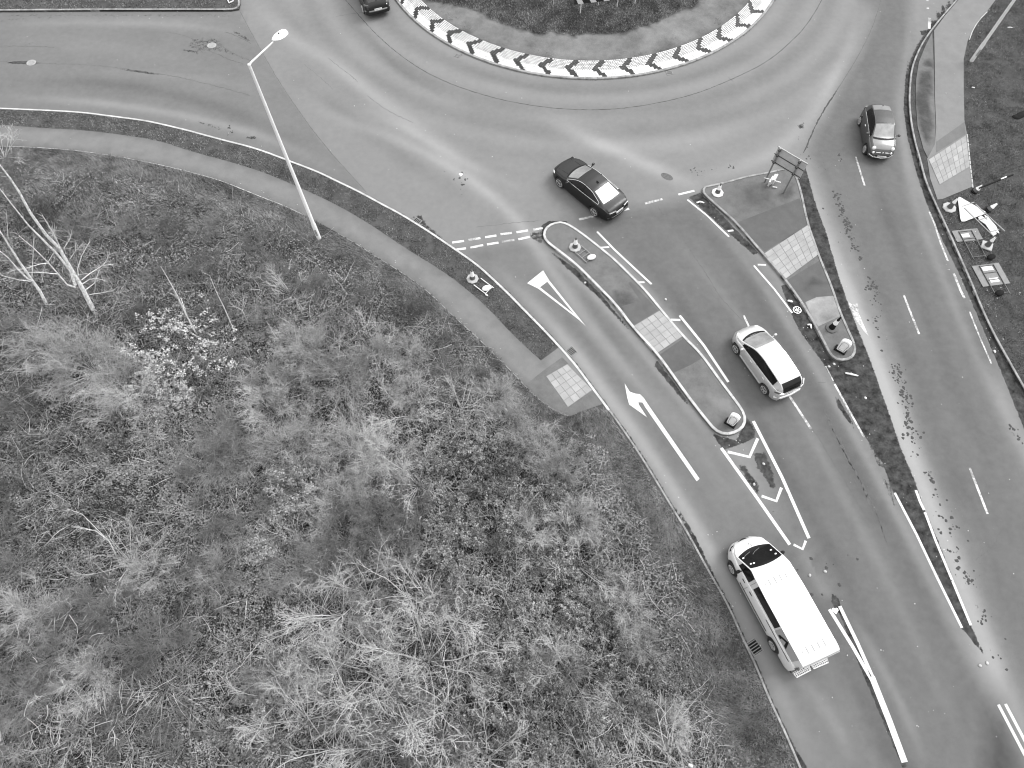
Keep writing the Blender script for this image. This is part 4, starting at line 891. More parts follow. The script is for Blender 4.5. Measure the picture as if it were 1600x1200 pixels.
# --- chevron board on the roundabout
bases = [(905,37),(932.5,26),(961.5,27),(989,22),(1016,13)]
o = empty('chevron_board', ground(961,25,.5)); tag(o, 'black and white chevron board on slim posts inside the roundabout', 'sign')
bh = rise((905,37), (907,5))
pA, pB = Vector(P(897,7,bh+.05)), Vector(P(964,-1,bh+.05)); dirb = (pB-pA).normalized(); Lb = 4.3; org = o.location
for bp in bases:
    g0 = ground(*bp, .35); g0 = Vector((g0.x, g0.y, .4)); t = max(.15, (g0-pA).dot(dirb)); top = pA+dirb*t; 
    b = MB(); b.tube([Vector((g0.x, g0.y, .35))-org, Vector((g0.x, g0.y, bh+1.0))-org], .035, 8); b.build('post', M['galv'], o, smooth=50)
up = Vector((0, .0, 1)); nrm = Vector((dirb.y, -dirb.x, 0)).normalized()
def bq(u, v, off=0): return pA+dirb*u+up*v+nrm*off-org
b = MB(); b.add([bq(0,0,.0), bq(Lb,0,.0), bq(Lb,1.15,.0), bq(0,1.15,.0), bq(0,0,.025), bq(Lb,0,.025), bq(Lb,1.15,.025), bq(0,1.15,.025)], [(0,1,2,3),(4,7,6,5),(0,4,5,1),(1,5,6,2),(2,6,7,3),(3,7,4,0)])
pn = b.build('panel', M['brick_b'], o)
b = MB()
for k in range(5):
    u = .12+k*.86
    for (q0, q1, q2, q3) in [((u+.15,0),(u+.52,0),(u+.17,.575),(u-.20+.0,.575)), ((u-.20,.575),(u+.17,.575),(u+.52,1.15),(u+.15,1.15))]:
        b.add([bq(max(0, q[0]), q[1]+(.004 if q[1] == 0 else -.004 if q[1] > 1 else 0), .029) for q in (q0,q1,q2,q3)], [(0,1,2,3)])
b.build('white_chevron', M['white'], pn)
o = empty('marker_post', ground(864,24,.45)); tag(o, 'thin grey marker stick in the grass left of the chevron board', 'post'); hm = rise((864,24),(864,6))
b = MB(); b.tube([(0,0,-.1),(0,0,max(.5,hm*.8))], .022, 6); b.build('stick', M['galv'], o); b = MB(); b.lathe([(.03,max(.5,hm*.8)-.02),(.03,max(.5,hm*.8)+.03)], 8); b.build('cap', M['kerb'], o)
# --- direction sign seen from behind
o = empty('direction_sign', ground(1225,302,.11)); tag(o, 'grey back of a large direction sign on two posts, on the triangular island', 'sign'); org = o.location
h1 = rise((1225,302),(1240,272)); h2 = rise((1225,302),(1250,247)); print('sign', h1, h2)
TL, TR = Vector(P(1216.5,229,h2)), Vector(P(1261.8,256,h2)); ax = (TR-TL); Ls = ax.length; ax.normalize(); ax.z = 0
nrm = Vector((ax.y, -ax.x, 0)); z0, z1 = h1, h2
def sg_(u, z, off=0): return TL+ax*u+Vector((0,0,z-h2))+nrm*off-org
b = MB(); b.add([sg_(0,z0,-.03), sg_(Ls,z0,-.03), sg_(Ls,z1,-.03), sg_(0,z1,-.03), sg_(0,z0,-.01), sg_(Ls,z0,-.01), sg_(Ls,z1,-.01), sg_(0,z1,-.01)], [(0,1,2,3),(4,7,6,5),(0,4,5,1),(1,5,6,2),(2,6,7,3),(3,7,4,0)]); b.build('panel', M['sign_back'], o)
for z, mt in ((z1-.02, M['kerb_dull']), ((z0+z1)/2+.05, M['steel_dark']), (z0+.12, M['steel_dark'])):
    b = MB(); b.bar(sg_(-.05, z, .01), sg_(Ls+.05, z, .01), .032, .032); b.build('rail', mt, o)
pb = ground(1225,302,0)-org; u2 = (Vector((pb.x, pb.y, 0))-(TL-org)).dot(ax); 
for u in (u2-1.25, u2):
    q = sg_(u, 0, .06); b = MB(); b.tube([(q.x, q.y, -.12), (q.x, q.y, z1-org.z)], .045, 10); b.build('post', M['steel_mid'], o, smooth=50)
    for z in (z1-.15, (z0+z1)/2+.05, z0+.12): bb_ = MB(); bb_.box(sg_(u, z, .06), (.13, .13, .05), rz=math.atan2(ax.y, ax.x)); bb_.build('clamp', M['steel_dark'], o)
# --- broken white sign casing
o = empty('broken_sign_case', ground(1203,290,.12)); tag(o, 'small broken white slatted sign case standing left of the direction sign post', 'sign')
for k, (dx, dy, dz, rz, rx) in enumerate(((-.12,-.06,.30,-.6,.25),(0,0,.38,-.6,.2),(.13,.05,.34,-.6,.25))):
    b = MB(); b.box((0,0,0), (.09,.42,.5), M=Matrix.Rotation(rz,3,'Z') @ Matrix.Rotation(rx,3,'X')); q = b.build('slat', M['white'], o); q.location = (dx, dy, dz)
b = MB(); b.bar((-.45,.14,.35), (.42,-.2,.35), .04); b.bar((.05,-.25,.05), (.3,-.3,.05), .05); b.build('bar', M['galv'], o)
# --- cones
def cone(base, tip, h, label, sides=8, rb=.30, base_m='cone_base', body='cone_dark', sleeve='white_bright', tip_m='cone_dark', z=.12, lean=(0,0), sl=(.38,.80), rot=0):
    o = empty('traffic_cone', ground(*base, z), rot); tag(o, label, 'traffic cone')
    b = MB(); b.lathe([(rb*.97, 0), (rb, .015), (rb, .05), (rb*.9, .075), (.20, .085)], sides); b.build('base', M[base_m], o, smooth=30)
    rr = lambda t: .155*(1-t)+.035*t
    up_ = Vector((lean[0], lean[1], 1)).normalized(); R_ = up_.to_track_quat('Z', 'Y').to_matrix()
    for nm, t0, t1, mt, g_ in (('body', 0, 1, body, 0), ('sleeve', sl[0], sl[1], sleeve, .008)):
        b = MB(); b.lathe([(rr(t0)+g_, .08+(h-.08)*t0), (rr(t1)+g_, .08+(h-.08)*t1)]+([(rr(1)*.7, h+.01)] if not g_ else []), 18, R_); q = b.build(nm, M[mt], o, smooth=50)
    return o
cone((898,389), None, .85, 'tall cone with pale octagonal base on the rounded left end of the long island', rb=.34)
cone((738.5,438), None, .80, 'cone with pale octagonal base on the verge beside the left kerb', rb=.33, sl=(.35,.85))
cone((1120,304), None, .78, 'cone with bright white base at the left corner of the triangular island', rb=.34, base_m='white')
cone((1297,515), None, 1.0, 'cone with dark base and black tip beside the bollard on the triangular island', rb=.30, base_m='island', lean=(.08,.05), sl=(.38,.68), tip_m='rubber', body='rubber')
cone((1481,327), None, .75, 'cone on a stacked octagonal grey base at the corner of the right footpath', rb=.38, lean=(.05,.0), sl=(.55,1.0), z=.11)
cone((1539,387), None, .75, 'cone with square grey base between the fallen sign frames on the right bank', sides=4, rb=.40, sl=(.55,1.0), rot=.3, z=.14)
cone((1520,302), None, .55, 'cone with dark base at the end of the dark rail by the right footpath', rb=.18, base_m='rubber', lean=(.35,.05), sl=(.3,.95), z=.12)
cone((1541,331), None, .55, 'leaning cone with dark base right of the white triangular sign', rb=.18, base_m='rubber', lean=(.5,.12), sl=(.35,1.0), z=.13)
# --- bollards
def bollard(base, h, label, w_, rim):
    o = empty('traffic_bollard', ground(*base, .115), .0); tag(o, label, 'bollard')
    yaw = math.radians(-35)
    R_ = Matrix.Rotation(yaw, 3, 'Z'); b = MB(); b.box((0,0,.05), (w_*1.15, .34, .12), M=R_); b.build('base', M['rubber'], o, bevel=.02)
    prof = []; n = 20; pts = []
    for i in range(n+1):
        a = math.pi*i/n; pts.append((w_/2*math.cos(a), h-w_*.45+w_*.45*math.sin(a)))
    pts = [(w_/2*.8, .11)]+pts+[(-w_/2*.8, .11)]; m = len(pts); V = []
    for dep, sc in ((-.12,.86),(-.08,1),(.08,1),(.12,.86)): V += [R_ @ Vector((x*sc, dep, .11+(z-.11)*(sc if z > .3 else 1))) for x, z in pts]
    Fs = [tuple(range(m)), tuple(3*m+k for k in reversed(range(m)))]+[(j*m+k, j*m+(k+1) % m, (j+1)*m+(k+1) % m, (j+1)*m+k) for j in range(3) for k in range(m)]
    MB().add(V, Fs).build('shell', M['white_bright'], o, smooth=50)
    for dep in (-.128, .128):
        b = MB(); b.tube([R_ @ Vector((x*.70, dep, .2+(z-.11)*.80)) for x, z in pts]+[R_ @ Vector((pts[0][0]*.7, dep, .2))], .012, 4); b.build('face_rim', M['kerb_dull'], o)
    return o
bollard((1140,663), 1.0, 'white bollard on a dark base at the lower end of the long island', .46, 0)
bollard((1311,549), .95, 'white bollard at the lower end of the triangular island beside the cone', .50, 1)
# --- lying frames beside cones
def frame(name, label, a, b_, wpx, cross, mat, plate=None, z=.13, zz=(0, 0), stickers=(), cat='sign frame', bag=None, pm='sheet_metal'):
    A, B = ground(*a, z), ground(*b_, z); d = (B-A); L = d.length; d.normalize(); n = Vector((-d.y, d.x, 0)); o = empty(name, A); tag(o, label, cat)
    pt = lambda t, s, h=0: d*(t*L)+n*(s*wpx)+Vector((0,0,h+zz[0]+(zz[1]-zz[0])*t))
    b = MB()
    for s in (-.5, .5): b.bar(pt(0,s,.05), pt(1,s,.05), .035)
    for t in cross: b.bar(pt(t,-.5,.05), pt(t,.5,.05), .03)
    b.build('frame', M[mat], o)
    if plate:
        t0, t1, s0, s1 = plate; b = MB(); b.add([pt(t, s, h) for h in (.0, .02) for t, s in ((t0,s0),(t1,s0),(t1,s1),(t0,s1))], [(3,2,1,0),(4,5,6,7),(0,1,5,4),(1,2,6,5),(2,3,7,6),(3,0,4,7)]); pl = b.build('plate', M[pm], o)
        for (t, s, dt, ds) in stickers: b = MB(); b.add([pt(t+x*dt, s+y*ds, .024) for x, y in ((0,0),(1,0),(1,1),(0,1))], [(0,1,2,3)]); b.build('sticker', M['white'], pl)
    if bag:
        b = MB(); b.ell(pt(bag[0], bag[1], .09), (.26,.17,.10), 14, 8, Matrix.Rotation(.4, 3, 'Z')); q = b.build('sandbag', M[bag[2]], o, smooth=80)
    return o
frame('sign_stand', 'lying grey sign stand with a white bag beside the cone on the long island', (902,391), (922,409), .55, (.35,.62,.95), 'steel_mid', bag=(.93,.25,'white'))
frame('sign_stand', 'lying pale wire stand with a white bag beside the cone on the left verge', (746,443), (766,458), .55, (.9,), 'galv', bag=(.72,0,'white'))
frame('fallen_sign', 'upper of two grey plates under dark frames on the bank, with one sticker', (1505,363.5), (1528,407), .72, (.02,.28,.38,.93), 'steel_dark', (-.05,.35,-1.0,1.05), stickers=((.10,-.45,.12,.62),), bag=(1.0,.85,'rubber'))
frame('fallen_sign', 'lower of two grey plates under dark frames on the bank, with two stickers', (1538,417), (1564,464), .78, (.02,.25,.48,.93), 'steel_dark', (-.03,.66,-1.0,.95), stickers=((.04,-.40,.13,.75),(.43,-.30,.13,.62)), bag=(.93,-.2,'rubber'))
# triangular warning sign lying face down with frame
def quadplate(name, px, z, th, mat, parent, org):
    q = [ground(x, y, zz) for (x, y), zz in zip(px, z)]; n = len(q); b = MB()
    b.add([v-org for v in q]+[v-org+Vector((0,0,th)) for v in q], [tuple(reversed(range(n))), tuple(range(n, 2*n))]+[(i, (i+1) % n, n+(i+1) % n, n+i) for i in range(n)]); return b.build(name, M[mat], parent)
org = ground(1515,338,.12); o = empty('warning_sign', org); tag(o, 'white triangular road sign lying with its long frame on the right bank', 'sign')
quadplate('plate', [(1493,314),(1495,312),(1498,313),(1536,335),(1535,338),(1530,340),(1514,346),(1504,350),(1499,350),(1497,346)], [.2]*10, .03, 'white_plate', o, org)
quadplate('plate', [(1525,343),(1530,340),(1540,348),(1550,358),(1554,369),(1548,372),(1545,366),(1537,354),(1528,348)], [.16]*9, .03, 'white_plate', o, org)
quadplate('plate', [(1534,339),(1540,342),(1553,357),(1558,368),(1553,366),(1543,352)], [.17]*6, .03, 'white_plate', o, org)
b = MB()
for pts in ([(1500,333),(1545,377)], [(1517,327),(1562,369)], [(1497,330),(1515,324)], [(1521,352),(1538,346)], [(1540,370),(1553,366)]):
    b.bar(ground(*pts[0], .42)-org, ground(*pts[1], .42)-org, .04)
b.build('frame', M['steel_mid'], o)
# dark rail on two legs
o = empty('metal_rail', ground(1551,328,.13)); org = o.location; tag(o, 'thin dark metal rail on two legs right of the footpath end', 'rail')
q0, q1 = Vector(P(1530,294,.8))-org, Vector(P(1583,273,.8))-org; b = MB(); b.bar(q0, q1, .07, .07); b.build('rail', M['rubber'], o)
for f, q in ((.5,(1546,328)),(.82,(1562,322))): b = MB(); b.bar(q0+(q1-q0)*f, ground(*q, .1)-org, .03); b.build('leg', M['steel_dark'], o)
b = MB(); b.bar(q0+(q1-q0)*.62+Vector((0,0,.06)), q0+(q1-q0)*.78+Vector((0,0,.06)), .06); b.build('sleeve', M['galv'], o)
# bent white frame at the top left
o = empty('bent_frame', ground(361,4,.13)); org = o.location; tag(o, 'bent white metal frame on the grass at the top left kerb end', 'frame')
b = MB(); [b.bar(ground(*p, .16)-org, ground(*q, .16)-org, .06, .05) for p, q in (((355,-3),(359,8)),((359,8),(366,5)),((366,5),(362,-6)))]; b.build('tube', M['white'], o)
# dark rounded heap at the far right
o = MB(); n_ = ground(1592,184,.2); o.ell((0,0,0), (.62,.22,.16), 14, 8, Matrix.Rotation(.55,3,'Z')); o.ell((-.35,-.2,.0), (.3,.22,.12), 12, 6); q = o.build('dark_heap', M['rubber'], None, smooth=80); q.location = n_; tag(q, 'dark heap lying on the grass at the right edge', 'heap')
# --- litter one can point at
o = empty('hubcap', ground(1245,485,.03)); tag(o, 'silver spoked hubcap lying in the dark dirt beside the triangular island', 'hubcap')
b = MB(); b.lathe([(.19,-.01),(.215,-.01),(.215,.02),(.19,.02),(.19,-.01)], 28, None, False); b.build('ring', M['alloy'], o)
b = MB(); [b.bar((0,0,.012), (.2*math.cos(a), .2*math.sin(a), .012), .022, .014) for a in np.linspace(0, 2*math.pi, 8)[:-1]]; b.lathe([(.04,0),(.04,.03)], 14); b.build('spoke', M['alloy'], o)
b = MB(); b.lathe([(.19,-.012),(.19,-.005)], 24); b.build('disc', M['rubber'], o)
def stick(name, a, b_, w_, label, z=.05, mat='white', bend=None):
    A, B = ground(*a, z), ground(*b_, z); m_ = (A+B)/2; bb_ = MB(); mid = ground(*bend, z)-m_ if bend else Vector((0,0,.01)); bb_.tube([A-m_, (A-m_)*.5+mid*.5, mid, (B-m_)*.5+mid*.5, B-m_], [w_*.7,w_,w_,w_,w_*.6], 8); q = bb_.build(name, M[mat], None, smooth=60); q.location = m_; return tag(q, label, 'litter')
stick('white_bar', (1320,583.5), (1340,588), .05, 'white bar lying in the dirt below the triangular island')
stick('plastic_shard', (1261,508), (1267,514), .05, 'curved white plastic shard in the dirt below the hubcap', bend=(1266,508))
stick('plastic_shard', (1230,470.5), (1238,472.5), .06, 'white plastic shard in the dirt just above the hubcap')
stick('plastic_shard', (1088,318), (1100,318), .05, 'white shard in the dirt left of the triangular island', bend=(1093,316))
stick('plastic_shard', (758.5,462.5), (762.5,464.5), .045, 'small white shard below the stand on the left verge', z=.14)
stick('plastic_shard', (1552,548), (1554,552), .05, 'white shard in the gutter of the right kerb')
stick('plastic_shard', (978,797.5), (981,802), .07, 'white scrap on the dark grass beside the left kerb', z=.2)
stick('plastic_shard', (1109,1066), (1112,1071), .06, 'white scrap on the rough grass left of the van', z=.2)
stick('plastic_shard', (1066,1192), (1073,1195), .06, 'white scrap under the shrubs at the bottom edge', z=1.0)
stick('white_stick', (1572,46), (1580,46.5), .035, 'short white stick in the grass beside the grey lamp post', z=.15)
stick('white_stick', (1516,139.5), (1521,140.5), .035, 'short white stick in the grass below the grey lamp post', z=.15)
for (cx, cy, lab) in [(720,273,'white heart shaped scrap with dark crumbs on the roundabout lane'), (1305,954,'white heart shaped paint scrap between the two long white lines')]:
    n = 14; s_ = .12 if cx == 720 else .14; V = [(s_*(16*math.sin(t)**3)/16, s_*(13*math.cos(t)-5*math.cos(2*t)-2*math.cos(3*t)-math.cos(4*t))/15, 0) for t in np.linspace(0, 2*math.pi, n+1)[:-1]]
    b = MB(); b.prism([(v[0], v[1]) for v in V], 0, .015); q = b.build('paper_scrap', M['white']); q.location = ground(cx, cy, .006); tag(q, lab, 'litter')
# stones and road studs one could pick up
def stone(c, s_, label, mat='kerb', z=.02):
    b = MB(); b.ell((0,0,0), (s_, s_*.8, s_*.5), 8, 6); me = b.build('stone', M[mat], None, smooth=70); me.location = ground(*c, z); me.rotation_euler.z = random.uniform(0, 3); return tag(me, label, 'stone')
for c_, l_ in [((1265,899),'pale stone on the asphalt right of the van roof'), ((1289,893),'pale stone beside the worn lane right of the van'), ((1531,1040),'left of two pale stones below the dirt wedge tip'), ((1542,1036),'right of two pale stones below the dirt wedge tip'),
             ((1040,468),'pale stone in the lane beside the long island'), ((914,442),'stone in the gutter of the long island'), ((1193,725),'white stone in the dark stain between the tail chevrons'), ((1178,757),'white stone in the lower dark stain of the island tail'),
             ((1303,569),'white stone at the foot of the triangular island'), ((1295,573),'white stone left of the island foot'), ((1352,622),'light pebble in the middle of the dirt wedge')]: stone(c_, .08, l_)
def litter(name, label, regions, n, s_, mat, z=.02, flatk=.5):
    V = []; Fs = []
    for (px, sp, cnt) in regions:
        q = resample(PA(px), .05)
        for _ in range(cnt):
            p = q[rng.integers(len(q))]+rng.normal(0, sp, 2)
            if mat == 'crack' and float(fbm(np.array([p[0]*1.3]), np.array([p[1]*1.3]), 41, 3)[0]) < .48: continue
            s = s_*rng.uniform(.35, 1.0)**2.2*2.4; k = len(V); m = 6; a0_ = rng.uniform(0, 6)
            rr_ = rng.uniform(.6, 1.2, m)
            V += [(p[0]+s*rr_[i]*math.cos(a0_+i*6.283/m), p[1]+s*rr_[i]*math.sin(a0_+i*6.283/m), z-.012) for i in range(m)]+[(p[0], p[1], z+s*flatk)]
            Fs += [(k+i, k+(i+1) % m, k+m) for i in range(m)]
    return tag(fast_obj(name, V, Fs, mat), label, kind='stuff')
def fast_obj(name, V, Fs, mat): return link_mesh(name, fast_mesh(name, V, Fs), M[mat])
litter('dirt_crumbs', 'dark crumbs of dirt scattered along the lanes', [
    ([(1306,300),(1322,345),(1328,372)], .10, 100), ([(1320,330),(1345,430),(1365,445)], .35, 60), ([(1335,385),(1362,440),(1368,470)], .12, 120), ([(1362,455),(1385,560)], .3, 45), ([(1395,560),(1412,610),(1420,660),(1428,682)], .16, 170),
    ([(1425,690),(1460,750),(1470,780),(1482,820)], .2, 100), ([(1484,830),(1500,860),(1510,900)], .25, 60), ([(1512,905),(1530,950),(1538,985)], .14, 70), ([(1550,985),(1570,1060),(1568,1095)], .3, 14), ([(1290,330),(1292,370)], .2, 20),
    ([(1085,268),(1098,272),(1105,276)], .18, 16), ([(1113,264),(1150,258)], .1, 10), ([(1300,885),(1230,880)], .6, 16), ([(1292,905),(1280,870)], .35, 16), ([(715,270),(725,282),(730,292)], .25, 30), ([(1575,650),(1590,690)], .12, 40),
    ([(1420,700),(1400,650)], .3, 30), ([(350,198),(356,206)], .3, 40), ([(1264,240),(1268,260)], .3, 15), ([(1310,240),(1316,252)], .1, 10), ([(1295,255),(1290,275)], .2, 12)], 0, .040, 'crack', .012, .25)
litter('pale_litter', 'tiny pale scraps and pebbles scattered over road edges and grass', [
    ([(1080,318),(1130,350)], .25, 26), ([(1237,495),(1300,570)], .25, 22), ([(1130,690),(1160,685)], .3, 20), ([(0,22),(150,25),(355,26)], .35, 22), ([(1330,600),(1500,930)], .4, 24), ([(1480,410),(1560,560)], .25, 26), ([(150,198),(320,225)], .4, 18),
    ([(620,360),(800,490)], .5, 20), ([(960,680),(1150,990)], .5, 40), ([(1300,960),(1500,1180)], 1.8, 30), ([(1300,350),(1560,900)], 1.8, 30), ([(1150,400),(1350,800)], 1.8, 20), ([(480,160),(1000,260)], 2.5, 24), ([(730,340),(900,470)], 1, 10)], 0, .016, 'kerb', .02, .5)
litter('pale_litter', 'tiny white flowers and scraps in the grass', [
    ([(380,310),(440,335)], .5, 70), ([(100,245),(350,305)], .7, 80), ([(520,365),(620,430),(720,515),(790,590)], .35, 130), ([(1520,90),(1545,30)], .9, 50), ([(1530,130),(1560,260)], 1.0, 60), ([(1500,340),(1590,560)], .9, 60), ([(650,30),(760,60),(830,60)], .5, 70), ([(880,30),(1020,30)], 1.0, 40), ([(940,700),(1080,850),(1160,1010)], .8, 90), ([(170,195),(350,235)], .25, 40), ([(100,8),(330,8)], .5, 30)], 0, .015, 'kerb', .16, .5)
# ================================================================== vegetation
def tubes_np(PL, RD, sides=3):
    PL = np.asarray(PL, float); RD = np.asarray(RD, float); n, k, _ = PL.shape
    T = np.empty_like(PL); T[:,1:-1] = PL[:,2:]-PL[:,:-2]; T[:,0] = PL[:,1]-PL[:,0]; T[:,-1] = PL[:,-1]-PL[:,-2]
    T /= np.linalg.norm(T, axis=2, keepdims=True)+1e-9
    ref = np.where(np.abs(T[...,2:3]) < .9, np.array([0,0,1.]), np.array([1.,0,0])); A = np.cross(ref, T); A /= np.linalg.norm(A, axis=2, keepdims=True)+1e-9; B = np.cross(T, A)
    an = 2*np.pi*np.arange(sides)/sides
    V = PL[:,:,None,:]+RD[:,:,None,None]*(A[:,:,None,:]*np.cos(an)[None,None,:,None]+B[:,:,None,:]*np.sin(an)[None,None,:,None])
    I = np.arange(n*k*sides).reshape(n, k, sides); J = np.roll(I, -1, axis=2)
    Fq = np.stack([I[:,:-1], J[:,:-1], J[:,1:], I[:,1:]], axis=-1).reshape(-1, 4)
    return V.reshape(-1, 3), Fq
def leaves_np(C_, size, flat=.6, aspect=1.5, nsides=4):
    n = len(C_); nr = rng.normal(0, flat, (n, 3)); nr[:,2] = np.abs(nr[:,2])+.8; nr /= np.linalg.norm(nr, axis=1, keepdims=True)
    a = rng.normal(0, 1, (n, 3)); a -= nr*(a*nr).sum(1, keepdims=True); a /= np.linalg.norm(a, axis=1, keepdims=True); b = np.cross(nr, a)
    s = size[:,None]; V = np.stack([C_-a*s*aspect*.5, C_+b*s*.5, C_+a*s*aspect*.5, C_-b*s*.5], axis=1).reshape(-1, 3)
    return V, np.arange(n*4).reshape(n, 4)
def blades_np(C_, h, w, lean=.5, dirn=None):
    n = len(C_); a = rng.uniform(0, 2*np.pi, n); d = np.stack([np.cos(a), np.sin(a), 0*a], 1); e = np.stack([-np.sin(a), np.cos(a), 0*a], 1)
    tip = C_+np.stack([0*a, 0*a, h], 1)+d*(h*rng.uniform(.2, 1.6, n)*lean)[:,None]
    if dirn is not None: tip = tip+dirn*h[:,None]
    V = np.stack([C_-e*w[:,None], C_+e*w[:,None], tip], 1).reshape(-1, 3); return V, np.arange(n*3).reshape(n, 3)
M['leaf'] = leaf_mat('bramble_leaf', .014, .34, .55, .30, .62, .25); M['leaf_dark'] = leaf_mat('evergreen_leaf', .008, .32, .5, .4, .35, .3, (.55, 1.3))
M['litterleaf'] = leaf_mat('dead_leaf', .02, .17, .8, .35, .6, .1); M['blade'] = leaf_mat('grass_blade', .04, .36, .8, 1.1, .6, .1); M['dry'] = leaf_mat('dry_grass', .06, .36, .8, .5, .7, .1)
M['twig'] = leaf_mat('bare_twig', .13, .56, .8, .22, .6, .1, (.5, 1.35)); M['twig_pale'] = leaf_mat('pale_twig', .34, .72, .8, .5, .3, .2, (.8, 1.05)); M['twig_dull'] = leaf_mat('dull_twig', .07, .30, .8, .25, .6, .1, (.6, 1.3))
M['blossom'] = leaf_mat('white_blossom', .28, .66, .7, 1, .2); M['bark'] = grey('pale_birch_bark', .66, .8, var=.55, scale=11); M['catkin'] = leaf_mat('pale_bud', .16, .42, .7, 1, .2)
def pts_in(poly, dens, zfn=None):
    lo, hi = poly.min(0), poly.max(0); n = int((hi-lo).prod()*dens); p = rng.uniform(lo, hi, (n, 2)); return p[inside(p[:,0], p[:,1], poly)]
def px_of(p): return to_px(p[:,0], p[:,1], 0)
def blob(px, py, blobs):                        # soft map given in survey picture coordinates
    s = np.zeros(px.shape)
    for cx, cy, rx, ry, a in blobs: s += a*np.exp(-(((px-cx)/rx)**2+((py-cy)/ry)**2))
    return s

vis = lambda p, m=90: (lambda u, v: (u > -m-60)&(u < 1600+m)&(v > -m)&(v < 1200+m+40))(*px_of(p))
# --- grass on the verges and banks
def grass_obj(name, label, poly, dens, h, w, z, mat, msk=None, zf_=None, lean=.5):
    p = pts_in(poly, dens); p = p[vis(p)]
    if msk is not None: p = p[msk(p)]
    zz = np.full(len(p), z)+(zf_(p[:,0], p[:,1]) if zf_ else 0)
    V, Fq = blades_np(np.c_[p, zz], h*rng.uniform(.5, 1.5, len(p)), w*rng.uniform(.6, 1.4, len(p)), lean)
    return tag(link_mesh(name, fast_mesh(name, V, Fq), M[mat]), label, kind='stuff')
verge_poly = np.r_[k1[(k1[:,0] > -40)&(k1[:,1] > P(877,543)[1])]+(0,-.16), PA([(845,562)]), path_up[::-1]]
clump = lambda sc, th, seed=1: (lambda p: fbm(p[:,0]*sc, p[:,1]*sc, seed)+rng.uniform(-.15, .15, len(p)) > th)
grass_obj('verge_grass', 'mown dark grass between kerb and footpath', verge_poly, 620, .06, .015, .10, 'blade', clump(2.2, .44, 4))
grass_obj('verge_grass', 'dark grass above the kerb at the top left', np.r_[PA(K2)+(0,.14), PA([(-160,-90)])], 420, .07, .016, .10, 'blade', clump(1.8, .44, 4))
rp_poly = np.r_[k3[k3[:,1] < P(1471,330)[1]]+(.16,0), [(52,2)], [(52,52)], PA([(1580,-30)]), rpath+(.08,0), PA([(1471,317)])]
grass_obj('bank_grass', 'short dark grass on the bank beyond the right kerb', rp_poly, 460, .06, .015, .10, 'blade', clump(1.6, .43, 9), lambda x, y: .25*np.clip((seg_dist(x, y, np.r_[k3, k3[-1:]])-2.5)/5, 0, 1)*fbm(x*.5, y*.5, 3))
def inr(p): a = np.arctan2(p[:,1]-RC[1], p[:,0]-RC[0]); return np.hypot(p[:,0]-RC[0], p[:,1]-RC[1]) < grass_r(a)+.5*(fbm(p[:,0]*1.5, p[:,1]*1.5, 4)-.5)
grass_obj('island_grass', 'dark grass in the middle of the roundabout', rdisc, 380, .08, .016, .38, 'blade', inr, lambda x, y: .5*np.clip((RI-np.hypot(x-RC[0], y-RC[1])-.5)/5, 0, 1))
grass_obj('island_moss', 'thin dead grass on the gravel inside the brick ring', rdisc, 90, .05, .014, .36, 'dry', lambda p: ~inr(p)&(fbm(p[:,0]*2, p[:,1]*2, 6) > .55)&(np.hypot(p[:,0]-RC[0], p[:,1]-RC[1]) < RI-.1), None)
# --- scrub: maps of what grows where (survey picture coordinates)
bx_min, by_min = -34., -4.
scr = np.r_[path_lo[path_lo[:,0] > -40]+(0,-.05), PA([(905,648),(930,641)]), k1_lo[k1_lo[:,1] > -6]+(-.15,-.1), [(k1_lo[-1,0]-.5,-6),(-36,-6),(-40, path_lo[0,1])]]
cand = pts_in(scr, 1400); cand = cand[vis(cand, 60)]; u, v = px_of(cand); d_edge = scrub_depth(cand[:,0], cand[:,1]); d_road = seg_dist(cand[:,0], cand[:,1], k1_lo)
d_grass = np.minimum(d_road-1.8-.8*np.clip((v-900)/300, 0, 1), d_edge-.5-1.3*np.clip((430-u)/250, 0, 1))+2.2*(fbm(cand[:,0]*.6, cand[:,1]*.6, 77)-.5)
n1 = fbm(cand[:,0]*.55, cand[:,1]*.55, 21, 4); n2 = fbm(cand[:,0]*1.9, cand[:,1]*1.9, 33, 3)
hairy = np.clip(blob(u, v, [(200,300,220,60,1.2),(480,420,150,60,.7),(300,380,160,80,.9),(90,470,70,80,.5),(1000,800,55,180,1.1),(1080,1000,60,150,1.1),(940,700,50,70,1),(1150,1130,70,80,1.1)]), 0, 1)
leafy = np.clip(blob(u, v, [(120,740,190,130,1.0),(760,760,110,160,.9),(880,950,120,200,1.0),(830,1120,130,90,.9),(480,850,150,120,.5),(100,900,130,80,.6),(400,1130,100,60,.6),(300,560,90,60,.5)]), 0, 1)
gap = n2 < .45-.08*(d_edge < 1)+.05*leafy
mound = scrub_h(cand[:,0], cand[:,1])
lift = np.clip((d_edge-.5)/2, 0, 1)*(.10+.75*np.clip(n1-.3, 0, 1)+.30*n2)
def build_leaves(name, label, k, size, mat, flat=.6, asp=1.4, thick=1.0):
    p = cand[k]; t = rng.uniform(0, 1, len(p))**.7; z = .10+mound[k]+lift[k]*t*thick
    V, Fq = leaves_np(np.c_[p, z], size*rng.uniform(.55, 1.5, len(p)), flat, asp); return tag(link_mesh(name, fast_mesh(name, V, Fq), M[mat]), label, kind='stuff')
R1 = rng.uniform(0, 1, len(cand))
build_leaves('bramble_leaves', 'low bramble leaves covering the scrubland', (R1 < .08+.64*leafy)&~(gap&(R1 > .05))&(d_grass > -.2), .055, 'leaf')
build_leaves('leaf_litter', 'dead leaves and low weeds on the scrub floor', (R1 > .80)&(d_edge > .1)&(d_grass > -.6), .045, 'litterleaf', .5, 1.5, .3)
